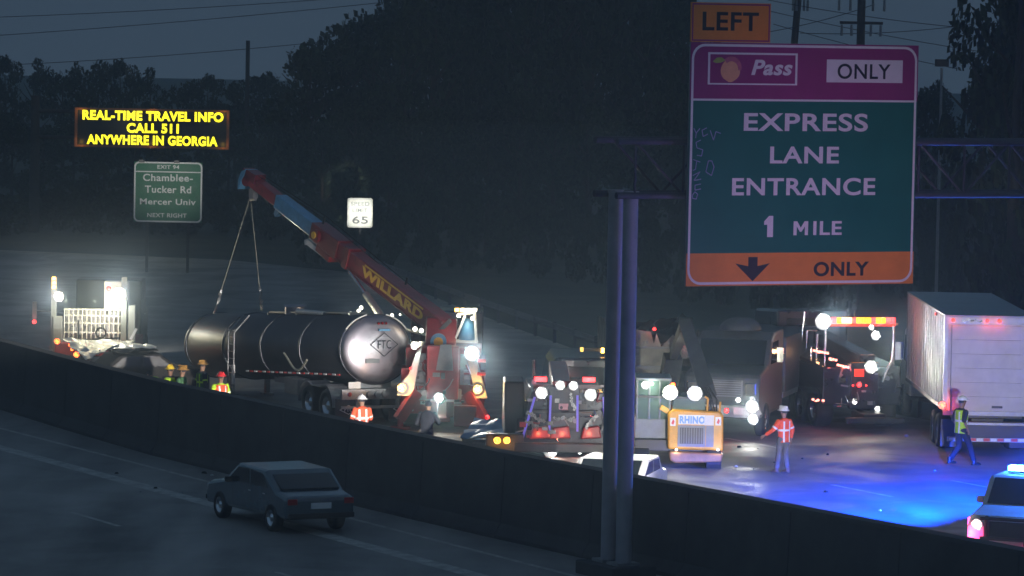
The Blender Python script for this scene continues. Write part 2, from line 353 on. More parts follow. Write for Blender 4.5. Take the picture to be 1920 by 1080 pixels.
# ------------------------------------------------------------------ trees
def leaf_mat(name, a, b):
    m = bpy.data.materials.new(name); m.use_nodes = True; n = m.node_tree.nodes; l = m.node_tree.links; bs = n['Principled BSDF']
    g = n.new('ShaderNodeNewGeometry'); r = n.new('ShaderNodeValToRGB'); r.color_ramp.elements[0].color = (*a, 1); r.color_ramp.elements[1].color = (*b, 1)
    l.new(g.outputs['Random Per Island'], r.inputs['Fac']); l.new(r.outputs[0], bs.inputs['Base Color']); bs.inputs['Roughness'].default_value = .8
    return m
LM = leaf_mat('leaves', (.008, .014, .008), (.035, .055, .022))
def crown(seed, kind):
    R = random.Random(seed); mb = MB(); cl = []
    if kind == 'tree':
        for i in range(34):
            z = R.uniform(.22, .95); rr = .24 * sqrt(max(.05, 1 - ((z - .55) / .48) ** 2)); a = R.uniform(0, 2 * pi); d = rr * R.uniform(.3, 1.15)
            cl.append((cos(a) * d, sin(a) * d, z, R.uniform(.055, .12)))
    else:
        for i in range(22):
            a = R.uniform(0, 2 * pi); d = R.uniform(0, .5); cl.append((cos(a) * d, sin(a) * d, R.uniform(.15, .85), R.uniform(.12, .24)))
    per = 105 if kind == 'tree' else 90; sz = .015 if kind == 'tree' else .04
    for (x, y, z, r) in cl:
        for k in range(per):
            v = Vector((R.gauss(0, 1), R.gauss(0, 1), R.gauss(0, 1))).normalized() * r * R.uniform(.55, 1.08); v.z *= .75
            c = Vector((x, y, z)) + v; n_ = Vector((R.gauss(0, 1), R.gauss(0, 1), R.gauss(0, 1))).normalized(); t = n_.orthogonal().normalized(); bt = n_.cross(t)
            s1 = sz * R.uniform(.35, 1.9); s2 = s1 * .65
            mb.add([c - t * s1, c + bt * s2, c + t * s1, c - bt * s2], [(0, 1, 2, 3)])
    me = mb.build('crown', LM); dat = me.data; bpy.data.objects.remove(me); return dat
def trunk(seed):
    R = random.Random(seed); mb = MB(); mb.cyl((0, 0, 0), (.01, 0, .45), .022, .014, 8); mb.cyl((.01, 0, .45), (0, .01, .85), .014, .004, 8)
    for i in range(7):
        z = R.uniform(.3, .7); a = R.uniform(0, 2 * pi); mb.cyl((.005, 0, z), (cos(a) * .17, sin(a) * .17, z + .16), .008, .002, 6)
    me = mb.build('trunk', M['bark']); d = me.data; bpy.data.objects.remove(me); return d
CR = [crown(i, 'tree') for i in range(4)]; SH = [crown(20 + i, 'shrub') for i in range(3)]; TR = [trunk(i) for i in range(3)]
RT = random.Random(5)
ORD = 'first second third fourth fifth sixth seventh eighth ninth tenth eleventh twelfth thirteenth fourteenth fifteenth'.split()
def tree(x, y, h, w, label, group, kind='tree', name=None):
    o = thing(name or ('broadleaf_tree' if kind == 'tree' else 'roadside_shrub'), (x, y, 0), RT.uniform(0, 6), label, 'tree' if kind == 'tree' else 'shrub', group)
    c = bpy.data.objects.new('crown', RT.choice(CR if kind == 'tree' else SH)); COL.objects.link(c); c.parent = o
    c.scale = (w / .55 if kind == 'tree' else w, w / .55 if kind == 'tree' else w, h)
    if kind == 'tree':
        t = bpy.data.objects.new('trunk', RT.choice(TR)); COL.objects.link(t); t.parent = o; t.scale = (h * .9, h * .9, h)
def interp(P, x):
    if x <= P[0][0]: return P[0][1]
    for (a, b), (c, d) in zip(P[:-1], P[1:]):
        if x <= c: return b + (d - b) * (x - a) / (c - a)
    return P[-1][1]
FARTOP = [(-60, 110), (20, 108), (110, 112), (230, 98), (290, 128), (330, 150), (380, 135), (470, 145), (560, 140)]
MASSTOP = [(540, 95), (600, 80), (650, 60), (720, 40), (760, 10), (830, -30), (1000, -90), (1250, -60), (1300, 0)]
def X(px, Y): return (px - 960) * Y / FPX
for i in range(12):
    px = -50 + i * 54; Y = 300 + RT.uniform(-8, 8); h = atd(px, interp(FARTOP, px) + RT.uniform(-10, 12), Y).z
    tree(X(px, Y), Y, h, 2.6 + RT.uniform(0, .8), ORD[i] + ' from the left of the distant trees on the hazy left skyline', 'distant trees on the left skyline')
for i in range(11):
    px = -40 + i * 58; Y = 268 + RT.uniform(-6, 6); h = atd(px, RT.uniform(185, 240), Y).z
    tree(X(px, Y), Y, h, 2.6 + RT.uniform(0, .6), ORD[i] + ' from the left of the lower dark trees around the yellow message board', 'lower trees in front of the left skyline')
for i in range(13):
    px = -40 + i * 50; Y = 237 + RT.uniform(-5, 5); h = max(2.2, atd(px, RT.uniform(330, 380), Y).z)
    tree(X(px, Y), Y, h, 1.9 + RT.uniform(0, .5), ORD[i] + ' from the left of the shrubs along the far road edge below the exit sign', 'shrubs along the far left road edge', 'shrub')
for i in range(13):
    px = 575 + i * 58; Y = 240 + RT.uniform(-9, 9); h = atd(px, interp(MASSTOP, px) + RT.uniform(-8, 14), Y).z
    tree(X(px, Y), Y, h * 1.05, 4.3 + RT.uniform(0, .8), ORD[i] + ' from the left of the tall trees in the black central wood', 'tall trees in the central wood')
for i in range(12):
    px = 600 + i * 62; Y = 222 + RT.uniform(-5, 5); h = atd(px, RT.uniform(120, 250), Y).z
    tree(X(px, Y), Y, h, 2.8 + RT.uniform(0, .6), ORD[i] + ' from the left of the mid-height trees fronting the central wood', 'front trees of the central wood')
for i in range(11):
    px = 700 + i * 56; Y = 262 + RT.uniform(-5, 5); h = atd(px, interp(MASSTOP, px) - 45, Y).z
    tree(X(px, Y), Y, h, 4.6, ORD[i] + ' from the left of the hindmost trees in the central wood', 'hindmost trees of the central wood')
for i in range(15):
    px = 590 + i * 70; Y = 211 + RT.uniform(-3, 3) - max(0, px - 900) * .05; h = RT.uniform(2.6, 4.2)
    tree(X(px, Y), Y, h, 1.8, ORD[i] + ' from the left of the shrubs behind the far guardrail', 'shrubs behind the far guardrail', 'shrub')
for i in range(9):
    px = 1330 + i * 52; Y = 228 + RT.uniform(-6, 6); h = atd(px, 165 + RT.uniform(-18, 18) - (12 if px > 1700 else 0), Y).z
    tree(X(px, Y), Y, h, 2.6, ORD[i] + ' from the left of the low trees behind the express lane sign', 'trees behind the express lane sign')
for i, (px, Y, tp) in enumerate(sorted(((1905, 150, -160), (1985, 156, -260), (1862, 172, -40), (1945, 176, -90), (1915, 165, 40), (2020, 162, -120)))):
    h = atd(px, tp, Y).z; tree(X(px, Y), Y, min(h, 19.5), 3.5, ORD[i] + ' from the left of the tall trees at the right edge above the box truck', 'tall trees at the right edge')
for i, (px, Y, tp) in enumerate(sorted(((1760, 190, 330), (1820, 168, 300), (1900, 160, 290), (1700, 196, 340), (1640, 200, 350), (1560, 200, 360), (1480, 200, 380)))):
    h = atd(px, tp, Y).z; tree(X(px, Y), Y, h, 2.2, ORD[i] + ' from the left of the bushy shrubs behind the navy tow truck and box truck', 'shrubs behind the box truck', 'shrub')

# ------------------------------------------------------------------ utility poles and wires
def upole(px, ytop, Y, r, label, arms=(), lean=0):
    top = atd(px, ytop, Y); root = thing('utility_pole', (top.x, Y, 0), 0, label, 'utility pole'); H = top.z
    MB().cyl((lean, 0, 0), (0, 0, H), r * 1.2, r, 10).build('pole_shaft', M['wood'], root)
    for (z, half) in arms:
        a = MB().beam((-half, -.12, z), (half, -.12, z), .1, .12).build('crossarm', M['wood'], root)
        for x in (-half * .9, -half * .45, half * .45, half * .9):
            MB().cyl((x, -.12, z - .08), (x, -.12, z - .55), .05, .06, 8).build('insulator', M['grey'], a)
    return root
upole(465, 76, 285, .13, 'lone bare utility pole above the distant trees on the left skyline', ((11.5 - 1.2, .35),)[:0])
upole(1617, -60, 190, .17, 'upright utility pole with crossarms and insulators above the express lane sign', ((12.95, 1.05), (11.9, .9), (13.6, 1.2)))
upole(1502, -60, 196, .15, 'leaning utility pole left of the one with crossarms', ((12.9, .35),), lean=-.95)
def wire(a, b, sag, r, label, group='overhead wires'):
    pts = [Vector(a).lerp(Vector(b), i / 16) - Vector((0, 0, sag * 4 * (i / 16) * (1 - i / 16))) for i in range(17)]
    tag(MB().tube(pts, r, 5).build('overhead_wire', M['wire']), label, 'wire', group)
wire(atd(-60, 34, 285), atd(700, -8, 285), .15, .022, 'uppermost thin wire crossing the sky at the top left')
wire(atd(-60, 70, 285), atd(760, 0, 285), .15, .022, 'second thin wire crossing the sky above the lone pole')
wire(atd(-60, 125, 285), atd(760, 62, 285), .25, .022, 'lowest thin wire meeting the top of the lone pole')
for k, (a, b, s_) in enumerate((((1440, 0), (1840, 55), .12), ((1440, 20), (1860, 100), .1), ((1450, 45), (1800, 130), .1), ((1440, 60), (1640, 8), .1), ((1500, 62), (1860, 40), .2))):
    wire(atd(*a, 190), atd(*b, 190), s_, .015, ('topmost', 'second', 'third', 'steeply rising', 'lowest')[k] + ' of the thin wires at the top right behind the express lane sign', 'wires at the top right')
def traffic_box():
    p = atd(1766, 118, 185); r = thing('roadside_camera', (p.x, p.y, 0), 0, 'small dark box on a thin mast left of the tall right-hand trees', 'camera')
    MB().cyl((0, 0, 0), (0, 0, p.z - .2), .07, .05, 8).build('mast', M['galv'], r); MB().box((0, 0, p.z), (.55, .35, .3)).build('housing', M['black'], r, .02)
traffic_box()

# ------------------------------------------------------------------ express lane sign on its gantry
GD = NR                                              # gantry runs square to the road
def gantry():
    A = Vector((2.22, 98.7, 0)); B = A - DR * .68
    root = thing('sign_gantry', (A + B) / 2, math.atan2(GD.y, GD.x), 'twin-post steel gantry carrying the express lane sign', 'gantry')
    for y in (-.34, .34):
        p = MB().cyl((0, y, 0), (0, y, 8.35), .175, .16, 24).build('post', M['pole'], root)
        MB().cyl((0, y, 8.35), (0, y, 8.42), .18, .18, 20).build('cap', M['pole'], p)
        MB().box((0, y, .33), (.56, .5, .06)).build('base_plate', M['galv'], p)
    MB().b2((-.55, -.85, 0), (.55, .85, .3)).build('footing', M['concrete'], root, .03)
    mb = MB()
    for y in (-.5, .5):
        for z in (8.33, 9.5): mb.cyl((-.45, y, z), (19, y, z), .075, n=10)
    mb.build('truss_chord', M['darkgalv'], root)
    br = MB(); k = 0; x = 0
    while x < 18.5:
        for y in (-.5, .5): br.cyl((x, y, 8.33 if k % 2 else 9.5), (x + 1.2, y, 9.5 if k % 2 else 8.33), .03, n=6)
        br.cyl((x, -.5, 8.33), (x, .5, 8.33), .03, n=6); br.cyl((x, -.5, 9.5), (x, .5, 9.5), .03, n=6); br.cyl((x, -.5, 8.33), (x, -.5, 9.5), .03, n=6)
        x += 1.2; k += 1
    br.build('truss_bracing', M['darkgalv'], root)
    return root
gantry()
def big_sign():
    O = Vector((2.36, 98.4, 0)) - DR * 1.05     # plane of the sign in front of the truss
    ang = math.atan2(GD.y, GD.x)
    def loc(px, py):                                # picture point -> local x,z on the sign plane
        d = ray(px, py); n = Vector((-GD.y, GD.x, 0)); t = (O - Vector((0, 0, CAMH))).dot(n) / d.dot(n); p = Vector((0, 0, CAMH)) + d * t - O
        return p.dot(GD), p.z
    x0, zt = loc(1297, 79); x1, _ = loc(1722, 84); _, zb = loc(1284, 537)
    x0 = (loc(1297, 79)[0] + loc(1284, 537)[0]) / 2; x1 = (loc(1722, 84)[0] + loc(1712, 542)[0]) / 2
    w = x1 - x0; h = zt - zb
    root = thing('express_lane_sign', O + GD * (x0 + w / 2) + Vector((0, 0, zb)), ang, 'large express lane entrance sign with magenta top, green middle and orange foot', 'highway sign')
    hw = w / 2
    def U(px): return -hw + w * px                  # fraction -> local x
    def V(py): return h * (1 - py)
    back = MB().b2((-hw, 0, 0), (hw, .05, h)).build('sign_panel', M['galv'], root)
    e = .0
    MB().b2((-hw, -.006, V(.235)), (hw, 0, h)).build('magenta_band', M['purple'], root)
    MB().b2((-hw, -.006, V(.865)), (hw, 0, V(.235))).build('green_field', M['teal'], root)
    MB().b2((-hw, -.006, 0), (hw, 0, V(.865))).build('orange_band', M['sorange'], root)
    fr = MB(); ringframe(fr, roundrect(-hw + .03, hw - .03, .03, h - .03, .32), roundrect(-hw + .085, hw - .085, .085, h - .085, .27), -.012, -.006)
    fr.b2((-hw + .08, -.012, V(.2385)), (hw - .08, -.006, V(.23))); fr.build('border', M['swhite'], root)
    # second layer
    y = -.008
    text('lettering', 'EXPRESS', U(.235), U(.78), V(.362), V(.287), y, M['swhite'], root, .022)
    text('lettering', 'LANE', U(.352), U(.655), V(.495), V(.425), y, M['swhite'], root, .022)
    text('lettering', 'ENTRANCE', U(.19), U(.82), V(.628), V(.555), y, M['swhite'], root, .022)
    MB().py([(U(.347), V(.80)), (U(.372), V(.80)), (U(.372), V(.712)), (U(.354), V(.712)), (U(.333), V(.735)), (U(.333), V(.75)), (U(.347), V(.748))], -.012, -.006).build('lettering', M['swhite'], root)
    MB().py([(U(.462), V(.793)), (U(.476), V(.793)), (U(.476), V(.756)), (U(.4905), V(.779)), (U(.4975), V(.779)), (U(.512), V(.756)), (U(.512), V(.793)), (U(.526), V(.793)), (U(.526), V(.735)), (U(.5105), V(.735)), (U(.494), V(.762)), (U(.4775), V(.735)), (U(.462), V(.735))], -.012, -.006).build('lettering', M['swhite'], root)
    text('lettering', 'ILE', U(.549), U(.675), V(.793), V(.735), y, M['swhite'], root, .02)
    text('lettering', 'ONLY', U(.555), U(.80), V(.965), V(.905), y, M['sblack'], root, .03)
    # arrow
    ar = [(.268, .882), (.308, .882), (.308, .92), (.362, .908), (.288, .982), (.212, .908), (.268, .92)]
    MB().py([(U(a), V(b)) for a, b in ar], -.012, -.006).build('arrow', M['sblack'], root)
    pb = MB(); ringframe(pb, [(U(.075), V(.172)), (U(.463), V(.172)), (U(.463), V(.04)), (U(.075), V(.04))], [(U(.084), V(.166)), (U(.454), V(.166)), (U(.454), V(.048)), (U(.084), V(.048))], -.012, -.006)
    pb.build('logo_frame', M['swhite'], root)
    text('lettering', 'Pass', U(.262), U(.442), V(.132), V(.068), y, M['swhite'], root, .03, shear=.25)
    c = (U(.172), V(.112)); r = .042 * w
    MB().py([(c[0] + r * cos(a) * (1 - .08 * sin(a)), c[1] + r * 1.0 * sin(a) - .02 * (abs(cos(a)) < .2 and sin(a) < 0)) for a in [2 * pi * k / 22 for k in range(22)]], -.010, -.006).build('peach_mark', M['speach'], root)
    MB().py([(c[0] + .02 + r * 1.05 * cos(a), c[1] + .05 + r * sin(a)) for a in [radians(-10 + 13 * k) for k in range(12)]] + [(c[0] + .02 + r * .7 * cos(a), c[1] + .02 + r * .7 * sin(a)) for a in [radians(-10 + 13 * k) for k in range(11, -1, -1)]], -.014, -.0105).build('peach_cheek', mat('sign_rose', (.55, .14, .22), .5), root)
    MB().py([(U(.095), V(.078)), (U(.112), V(.062)), (U(.132), V(.06)), (U(.15), V(.072)), (U(.13), V(.082)), (U(.11), V(.084))], -.012, -.006).build('leaf_mark', M['sleaf'], root)
    MB().b2((U(.592), -.012, V(.158)), (U(.93), -.006, V(.063))).build('only_plate', M['swhite'], root)
    text('lettering', 'ONLY', U(.64), U(.875), V(.143), V(.08), -.014, M['sblack'], root, .012)
    # LEFT tab
    tab = MB().b2((-hw, -.003, h + .01), (U(.342), .045, h + .86)).build('left_tab', M['sorange'], root)
    tb = MB(); ringframe(tb, [(-hw + .02, h + .03), (U(.342) - .02, h + .03), (U(.342) - .02, h + .84), (-hw + .02, h + .84)], [(-hw + .05, h + .06), (U(.342) - .05, h + .06), (U(.342) - .05, h + .81), (-hw + .05, h + .81)], -.008, -.003); tb.build('tab_border', M['purple'], tab)
    text('lettering', 'LEFT', U(.048), U(.29), h + .26, h + .66, -.006, M['sblack'], tab, .02)
    # graffiti strokes
    g = MB(); P = lambda a, b: Vector((U(a), -.012, V(b)))
    strokes = [[(.02, .352), (.03, .372), (.045, .352)], [(.03, .372), (.028, .392)], [(.075, .35), (.055, .36), (.06, .385), (.08, .375)], [(.09, .36), (.105, .40), (.115, .365), (.135, .372)],
               [(.05, .40), (.03, .41), (.035, .432), (.06, .44), (.055, .465), (.035, .462)], [(.02, .48), (.05, .49)], [(.035, .485), (.03, .52), (.02, .525)], [(.02, .545), (.05, .53), (.025, .565), (.055, .56)],
               [(.055, .58), (.03, .585), (.03, .605), (.055, .60)], [(.02, .625), (.03, .612), (.042, .622), (.036, .642), (.02, .638), (.02, .625)], [(.085, .485), (.075, .53), (.10, .545), (.11, .51), (.10, .485), (.085, .485)]]
    for s_ in strokes: g.tube([P(*q) for q in s_], .011, 5)
    g.build('graffiti', mat('graffiti_paint', (.40, .38, .62), .6), root)
    # brackets back to the truss
    for a in (.2, .5, .8): MB().b2((U(a) - .05, .05, .4), (U(a) + .05, .3, h - .3)).build('bracket', M['galv'], root)
    return root
big_sign()

# ------------------------------------------------------------------ message board, exit sign, speed limit sign
def board():
    Y = 237; a = atd(142, 203, Y); b = atd(428, 279, Y); w = b.x - a.x; z1 = (a.z + atd(428, 208, Y).z) / 2; z0 = b.z
    root = thing('message_board', ((a.x + b.x) / 2, Y, 0), 0, 'lit yellow electronic message board reading real-time travel info', 'message board')
    hw = w / 2
    MB().b2((-hw, 0, z0), (hw, .5, z1)).build('cabinet', M['black'], root, .02)
    f = MB(); ringframe(f, [(-hw - .04, z0 - .04), (hw + .04, z0 - .04), (hw + .04, z1 + .04), (-hw - .04, z1 + .04)], [(-hw + .1, z0 + .07), (hw - .1, z0 + .07), (hw - .1, z1 - .07), (-hw + .1, z1 - .07)], -.08, .0)
    f.build('frame', mat('board_frame', (.42, .17, .07), .6), root); H = z1 - z0
    for s_, a0, a1, q0, q1 in (('REAL-TIME TRAVEL INFO', .045, .965, .70, .96), ('CALL 511', .335, .675, .375, .635), ('ANYWHERE IN GEORGIA', .075, .93, .055, .315)):
        text('lettering', s_, -hw + w * a0, -hw + w * a1, z0 + H * q0, z0 + H * q1, -.02, EY, root, .045)
    for x in (-hw + .3, 0, hw - .3):
        for z in (z0 + .2, z1 - .2): light(root, (x, -.3, z), 2.5, (1, .6, .1), .1)  # bare lights added before the face so the frame shows
    MB().cyl((-hw - 2.2, .9, 0), (-hw - 2.2, .9, z1 + .6), .28, .22, 16).build('mast', M['wood'], root)
    m_ = MB()
    for z in (z0 + .4, z1 - .2): m_.cyl((-hw - 2.2, .9, z), (hw, .9, z), .1, n=10)
    m_.build('arm', M['wood'], root)
board()
def exit_sign():
    Y = 205; a = atd(252, 301, Y); b = atd(378, 418, Y); w = b.x - a.x; z1 = a.z - .04; z0 = b.z + .0; hw = w / 2; H = z1 - z0
    root = thing('exit_sign', ((a.x + b.x) / 2, Y, 0), 0, 'green exit sign for Chamblee-Tucker Rd below the message board', 'highway sign')
    MB().b2((-hw, 0, z0), (hw, .05, z1)).build('sign_panel', M['sgreen'], root)
    f = MB(); ringframe(f, roundrect(-hw + .0, hw - .0, z0, z1, .22), roundrect(-hw + .07, hw - .07, z0 + .07, z1 - .07, .17), -.008, -.001); f.b2((-hw + .07, -.008, z1 - .47), (hw - .07, -.001, z1 - .42)); f.build('border', M['swhite'], root)
    for s_, a0, a1, q0, q1 in (('EXIT 94', .34, .66, .885, .95), ('Chamblee-', .13, .86, .68, .80), ('Tucker Rd', .16, .84, .485, .605), ('Mercer Univ', .09, .91, .29, .39), ('NEXT RIGHT', .2, .78, .08, .15)):
        text('lettering', s_, -hw + w * a0, -hw + w * a1, z0 + H * q0, z0 + H * q1, -.006, M['swhite'], root, .02)
    for x in (-hw * .6, hw * .6): MB().b2((x - .06, .055, 0), (x + .06, .2, z1)).build('post', M['wood'], root)
    h = MB()
    for x in (-hw * .78, -.0 + hw * .25): h.box((x, -.1, z1 + .03), (.24, .3, .12))
    h.build('clamp', M['black'], root)
exit_sign()
def speed_sign():
    Y = 205; a = atd(652, 371, Y); b = atd(698, 427, Y); w = b.x - a.x; z1, z0 = a.z, b.z; hw = w / 2; H = z1 - z0
    root = thing('speed_limit_sign', ((a.x + b.x) / 2, Y, 0), 0, 'white speed limit 65 sign standing before the dark wood', 'road sign')
    mm = mat('reflective_white_sheeting', (.86, .85, .78), .5, 0, .05, emit=(1, .98, .88), es=.0)
    MB().py(roundrect(-hw, hw, z0, z1, .09), 0, .03).build('sign_panel', mm, root)
    f = MB(); ringframe(f, roundrect(-hw + .03, hw - .03, z0 + .03, z1 - .03, .07), roundrect(-hw + .045, hw - .045, z0 + .045, z1 - .045, .06), -.003, 0); f.build('border', M['grey'], root)
    for s_, a0, a1, q0, q1, mt in (('SPEED', .13, .87, .74, .87, M['grey']), ('LIMIT', .2, .8, .52, .65, M['grey']), ('65', .2, .82, .13, .38, M['sblack'])):
        text('lettering', s_, -hw + w * a0, -hw + w * a1, z0 + H * q0, z0 + H * q1, -.004, mt, root, .012)
    MB().b2((-.04, .035, 0), (.04, .1, z1)).build('post', M['wood'], root)
speed_sign()

# ================================================================== PEOPLE
def body_mesh(name, verts, edges, radii, m, parent, root=0, sub=1):
    me = bpy.data.meshes.new(name); me.from_pydata([Vector(v) for v in verts], edges, []); me.materials.append(m)
    o = bpy.data.objects.new(name, me); COL.objects.link(o); o.parent = parent
    sk = o.modifiers.new('skin', 'SKIN'); sk.use_smooth_shade = True
    for i, r in enumerate(radii):
        r = (r, r) if isinstance(r, (int, float)) else r
        me.skin_vertices[0].data[i].radius = r; me.skin_vertices[0].data[i].use_root = (i == root)
    s = o.modifiers.new('sub', 'SUBSURF'); s.levels = sub; s.render_levels = sub
    return o
def loft(rings, T, n=18, cap=True):
    """rings: (z, rx, ry, yoff) in the torso frame -> MB, T maps to the person's frame"""
    mb = MB(); vs = []
    for z, rx, ry, yo in rings:
        for i in range(n):
            a = 2 * pi * i / n; c, s_ = cos(a), sin(a)
            vs.append(T(Vector((rx * math.copysign(abs(c) ** .8, c), yo + ry * math.copysign(abs(s_) ** .85, s_), z))))
    fs = [(k * n + i, k * n + (i + 1) % n, (k + 1) * n + (i + 1) % n, (k + 1) * n + i) for k in range(len(rings) - 1) for i in range(n)]
    if cap: fs += [list(range(n - 1, -1, -1)), [len(vs) - n + i for i in range(n)]]
    return mb.add(vs, fs, True)
TORSO = [(-.10, .185, .125, 0), (.0, .178, .12, 0), (.12, .168, .115, .0), (.28, .195, .128, .01), (.40, .205, .128, .01), (.47, .19, .115, 0), (.515, .13, .09, -.01), (.55, .075, .07, -.01)]
def torso_r(z):
    for a, b in zip(TORSO[:-1], TORSO[1:]):
        if a[0] <= z <= b[0]:
            t = (z - a[0]) / (b[0] - a[0]); return [a[k] + (b[k] - a[k]) * t for k in (1, 2, 3)]
    return TORSO[-1][1:]
def person(loc, rz, label, top, legs, hat, lean=0, side=0, arms=None, feet=None, stripes=None, scale=1, vest=None, group=None, headturn=0, hips=.92, cap=False, boots='boot', bare=False, nod=0):
    """local frame: x right, y forward. arms: ((elbow),(hand)) right then left; feet: ((knee),(ankle)) right then left"""
    root = thing('person', loc, rz, label, 'person', group); root.scale = (scale,) * 3
    RL = Matrix.Rotation(-lean, 3, 'X') @ Matrix.Rotation(side, 3, 'Y')
    T = lambda v: RL @ v + Vector((0, 0, hips))
    sh = [T(Vector((s_ * .19, 0, .45))) for s_ in (1, -1)]
    neck = T(Vector((0, 0, .50))); n2 = T(Vector((0, .01, .57)))
    RH = Matrix.Rotation(-(lean * .55 + nod), 3, 'X') @ Matrix.Rotation(side * .5, 3, 'Y') @ Matrix.Rotation(headturn, 3, 'Z')
    hc = n2 + RH @ Vector((0, .02, .13))
    arms = arms or (((.27, -.02, 1.14), (.29, .06, .88)), ((-.27, -.02, 1.14), (-.29, .06, .88)))
    feet = feet or (((.11, .03, .5), (.12, 0, .08)), ((-.11, .03, .5), (-.12, 0, .08)))
    V = [T(Vector((0, 0, .0))), T(Vector((0, 0, .22))), T(Vector((0, 0, .40))), neck, n2, hc + RH @ Vector((0, -.005, -.03)), hc + RH @ Vector((0, 0, .06))]
    R = [(.15, .11), (.14, .10), (.15, .10), (.06, .06), (.055, .055), (.085, .10), (.085, .098)]
    E_ = [(0, 1), (1, 2), (2, 3), (3, 4), (4, 5), (5, 6)]
    for k in (0, 1):
        el, ha = Vector(arms[k][0]), Vector(arms[k][1]); i = len(V); d = (ha - el).normalized()
        V += [sh[k], el, ha, ha + d * .07]; R += [.055, .042, .026, (.036, .018)]; E_ += [(2, i), (i, i + 1), (i + 1, i + 2), (i + 2, i + 3)]
        sidev = d.cross(Vector((0, 1, 0))); sidev = sidev.normalized() if sidev.length > .1 else Vector((0, 0, 1))
        cu = d.cross(sidev).normalized() * .02
        for q, ln in ((-.027, .06), (-.009, .075), (.009, .07), (.027, .055)):
            j = len(V); b = ha + d * .085 + sidev * q
            V += [b, b + d * ln * .5 + cu * .5, b + d * ln + cu * 1.6]; R += [.0095, .009, .008]; E_ += [(i + 3, j), (j, j + 1), (j + 1, j + 2)]
        j = len(V); b = ha + d * .03 + sidev * -.035; V += [b, b + d * .045 - sidev * .02 + cu]; R += [.011, .009]; E_ += [(i + 2, j), (j, j + 1)]
    hip = [T(Vector((s_ * .095, 0, -.02))) for s_ in (1, -1)]
    for k in (0, 1):
        kn, an = Vector(feet[k][0]), Vector(feet[k][1]); i = len(V)
        V += [hip[k], kn, an, an + Vector((0, .13, -.045))]; R += [.08, .055, .04, (.04, .028)]; E_ += [(0, i), (i, i + 1), (i + 1, i + 2), (i + 2, i + 3)]
    body = body_mesh('body', V, E_, R, M['skin'], root)
    # face: nose, brow shade, ears sit on the head (kept with the body as small children)
    fm = MB(); fm.sph(hc + RH @ Vector((0, .10, .005)), (.014, .02, .02), 8, 5)
    for s_ in (1, -1): fm.sph(hc + RH @ Vector((s_ * .088, -.005, .005)), (.012, .022, .032), 8, 5)
    fm.build('ears_and_nose', M['skin'], body)
    ey = MB()
    for s_ in (1, -1): ey.sph(hc + RH @ Vector((s_ * .032, .088, .03)), .010, 8, 5)
    ey.add([hc + RH @ Vector(p) for p in ((-.022, .100, -.035), (.022, .100, -.035), (.02, .100, -.045), (-.02, .100, -.045))], [(0, 1, 2, 3)])
    ey.build('eyes_and_mouth', M['sblack'], body)
    hr = MB().sph(hc + RH @ Vector((0, -.016, .02)), (.094, .098, .105), 16, 8, -.35); hr.build('hair', M['dark'], body)
    # jacket
    J = loft(TORSO, T)
    for k in (0, 1):
        el, ha = Vector(arms[k][0]), Vector(arms[k][1]); s0 = sh[k]
        w = el + (ha - el) * (.12 if bare else .88)
        J.cyl(s0, el, .078, .062, 12); J.cyl(el, w, .062, .048, 12); J.sph(s0, .08, 12, 8); J.sph(el, .062, 12, 8)
    J.build('jacket', M[top], root)
    # trousers
    Tn = MB(); vs = []
    for k in (0, 1):
        kn, an = Vector(feet[k][0]), Vector(feet[k][1]); Tn.cyl(hip[k] + Vector((0, 0, .03)), kn, .108, .078, 14); Tn.cyl(kn, an + (kn - an).normalized() * .05, .078, .066, 14); Tn.sph(kn, .078, 12, 8); Tn.sph(hip[k], .108, 12, 8)
    Tn.v += []; P_ = loft([(-.13, .14, .11, 0), (-.05, .175, .12, 0), (.05, .17, .118, 0)], T); Tn.add(P_.v, P_.f, True)
    Tn.build('trousers', M[legs], root)
    for k in (0, 1):
        an = Vector(feet[k][1]); b = MB(); b.cyl(an + Vector((0, 0, .1)), an + Vector((0, .0, -.03)), .058, .062, 12)
        b.sph(an + Vector((0, .07, -.055)), (.052, .145, .05), 14, 8, -.5); b.b2(an + Vector((-.05, -.07, -.08)), an + Vector((.05, .2, -.06))); b.build('boot', M[boots], root, .01)
    # hat
    if hat:
        H_ = MB(); o = hc + RH @ Vector((0, 0, .055))
        q = MB().sph((0, 0, 0), (.118, .142, .118), 20, 8, 0)
        if cap: q.lathe([(.119, .0), (.121, .01), (.119, .02)], (0, 0, 0), (0, 0, 1), 20, (1, 1.1)); q.sph((0, .12, .0), (.085, .08, .015), 12, 4, -.9)
        else:
            q.lathe([(.118, 0), (.15, -.008), (.152, .002), (.119, .02)], (0, 0, 0), (0, 0, 1), 24, (1, 1.17)); q.sph((0, .13, -.003), (.09, .075, .014), 12, 4, -.9)
            q.b2((-.012, -.13, .06), (.012, .13, .122)); 
        H_.v = [RH @ v + o for v in q.v]; H_.f = q.f; H_.sm = q.sm; H_.mi = q.mi
        H_.build('hard_hat' if not cap else 'cap', M[hat], root)
    g = .007
    def band(z0, z1, m, nm='reflective_band', extra=g):
        rr = [(z, *[v + extra for v in torso_r(z)[:2]], torso_r(z)[2]) for z in (z0, (z0 + z1) / 2, z1)]
        loft(rr, T, cap=False).build(nm, m, root)
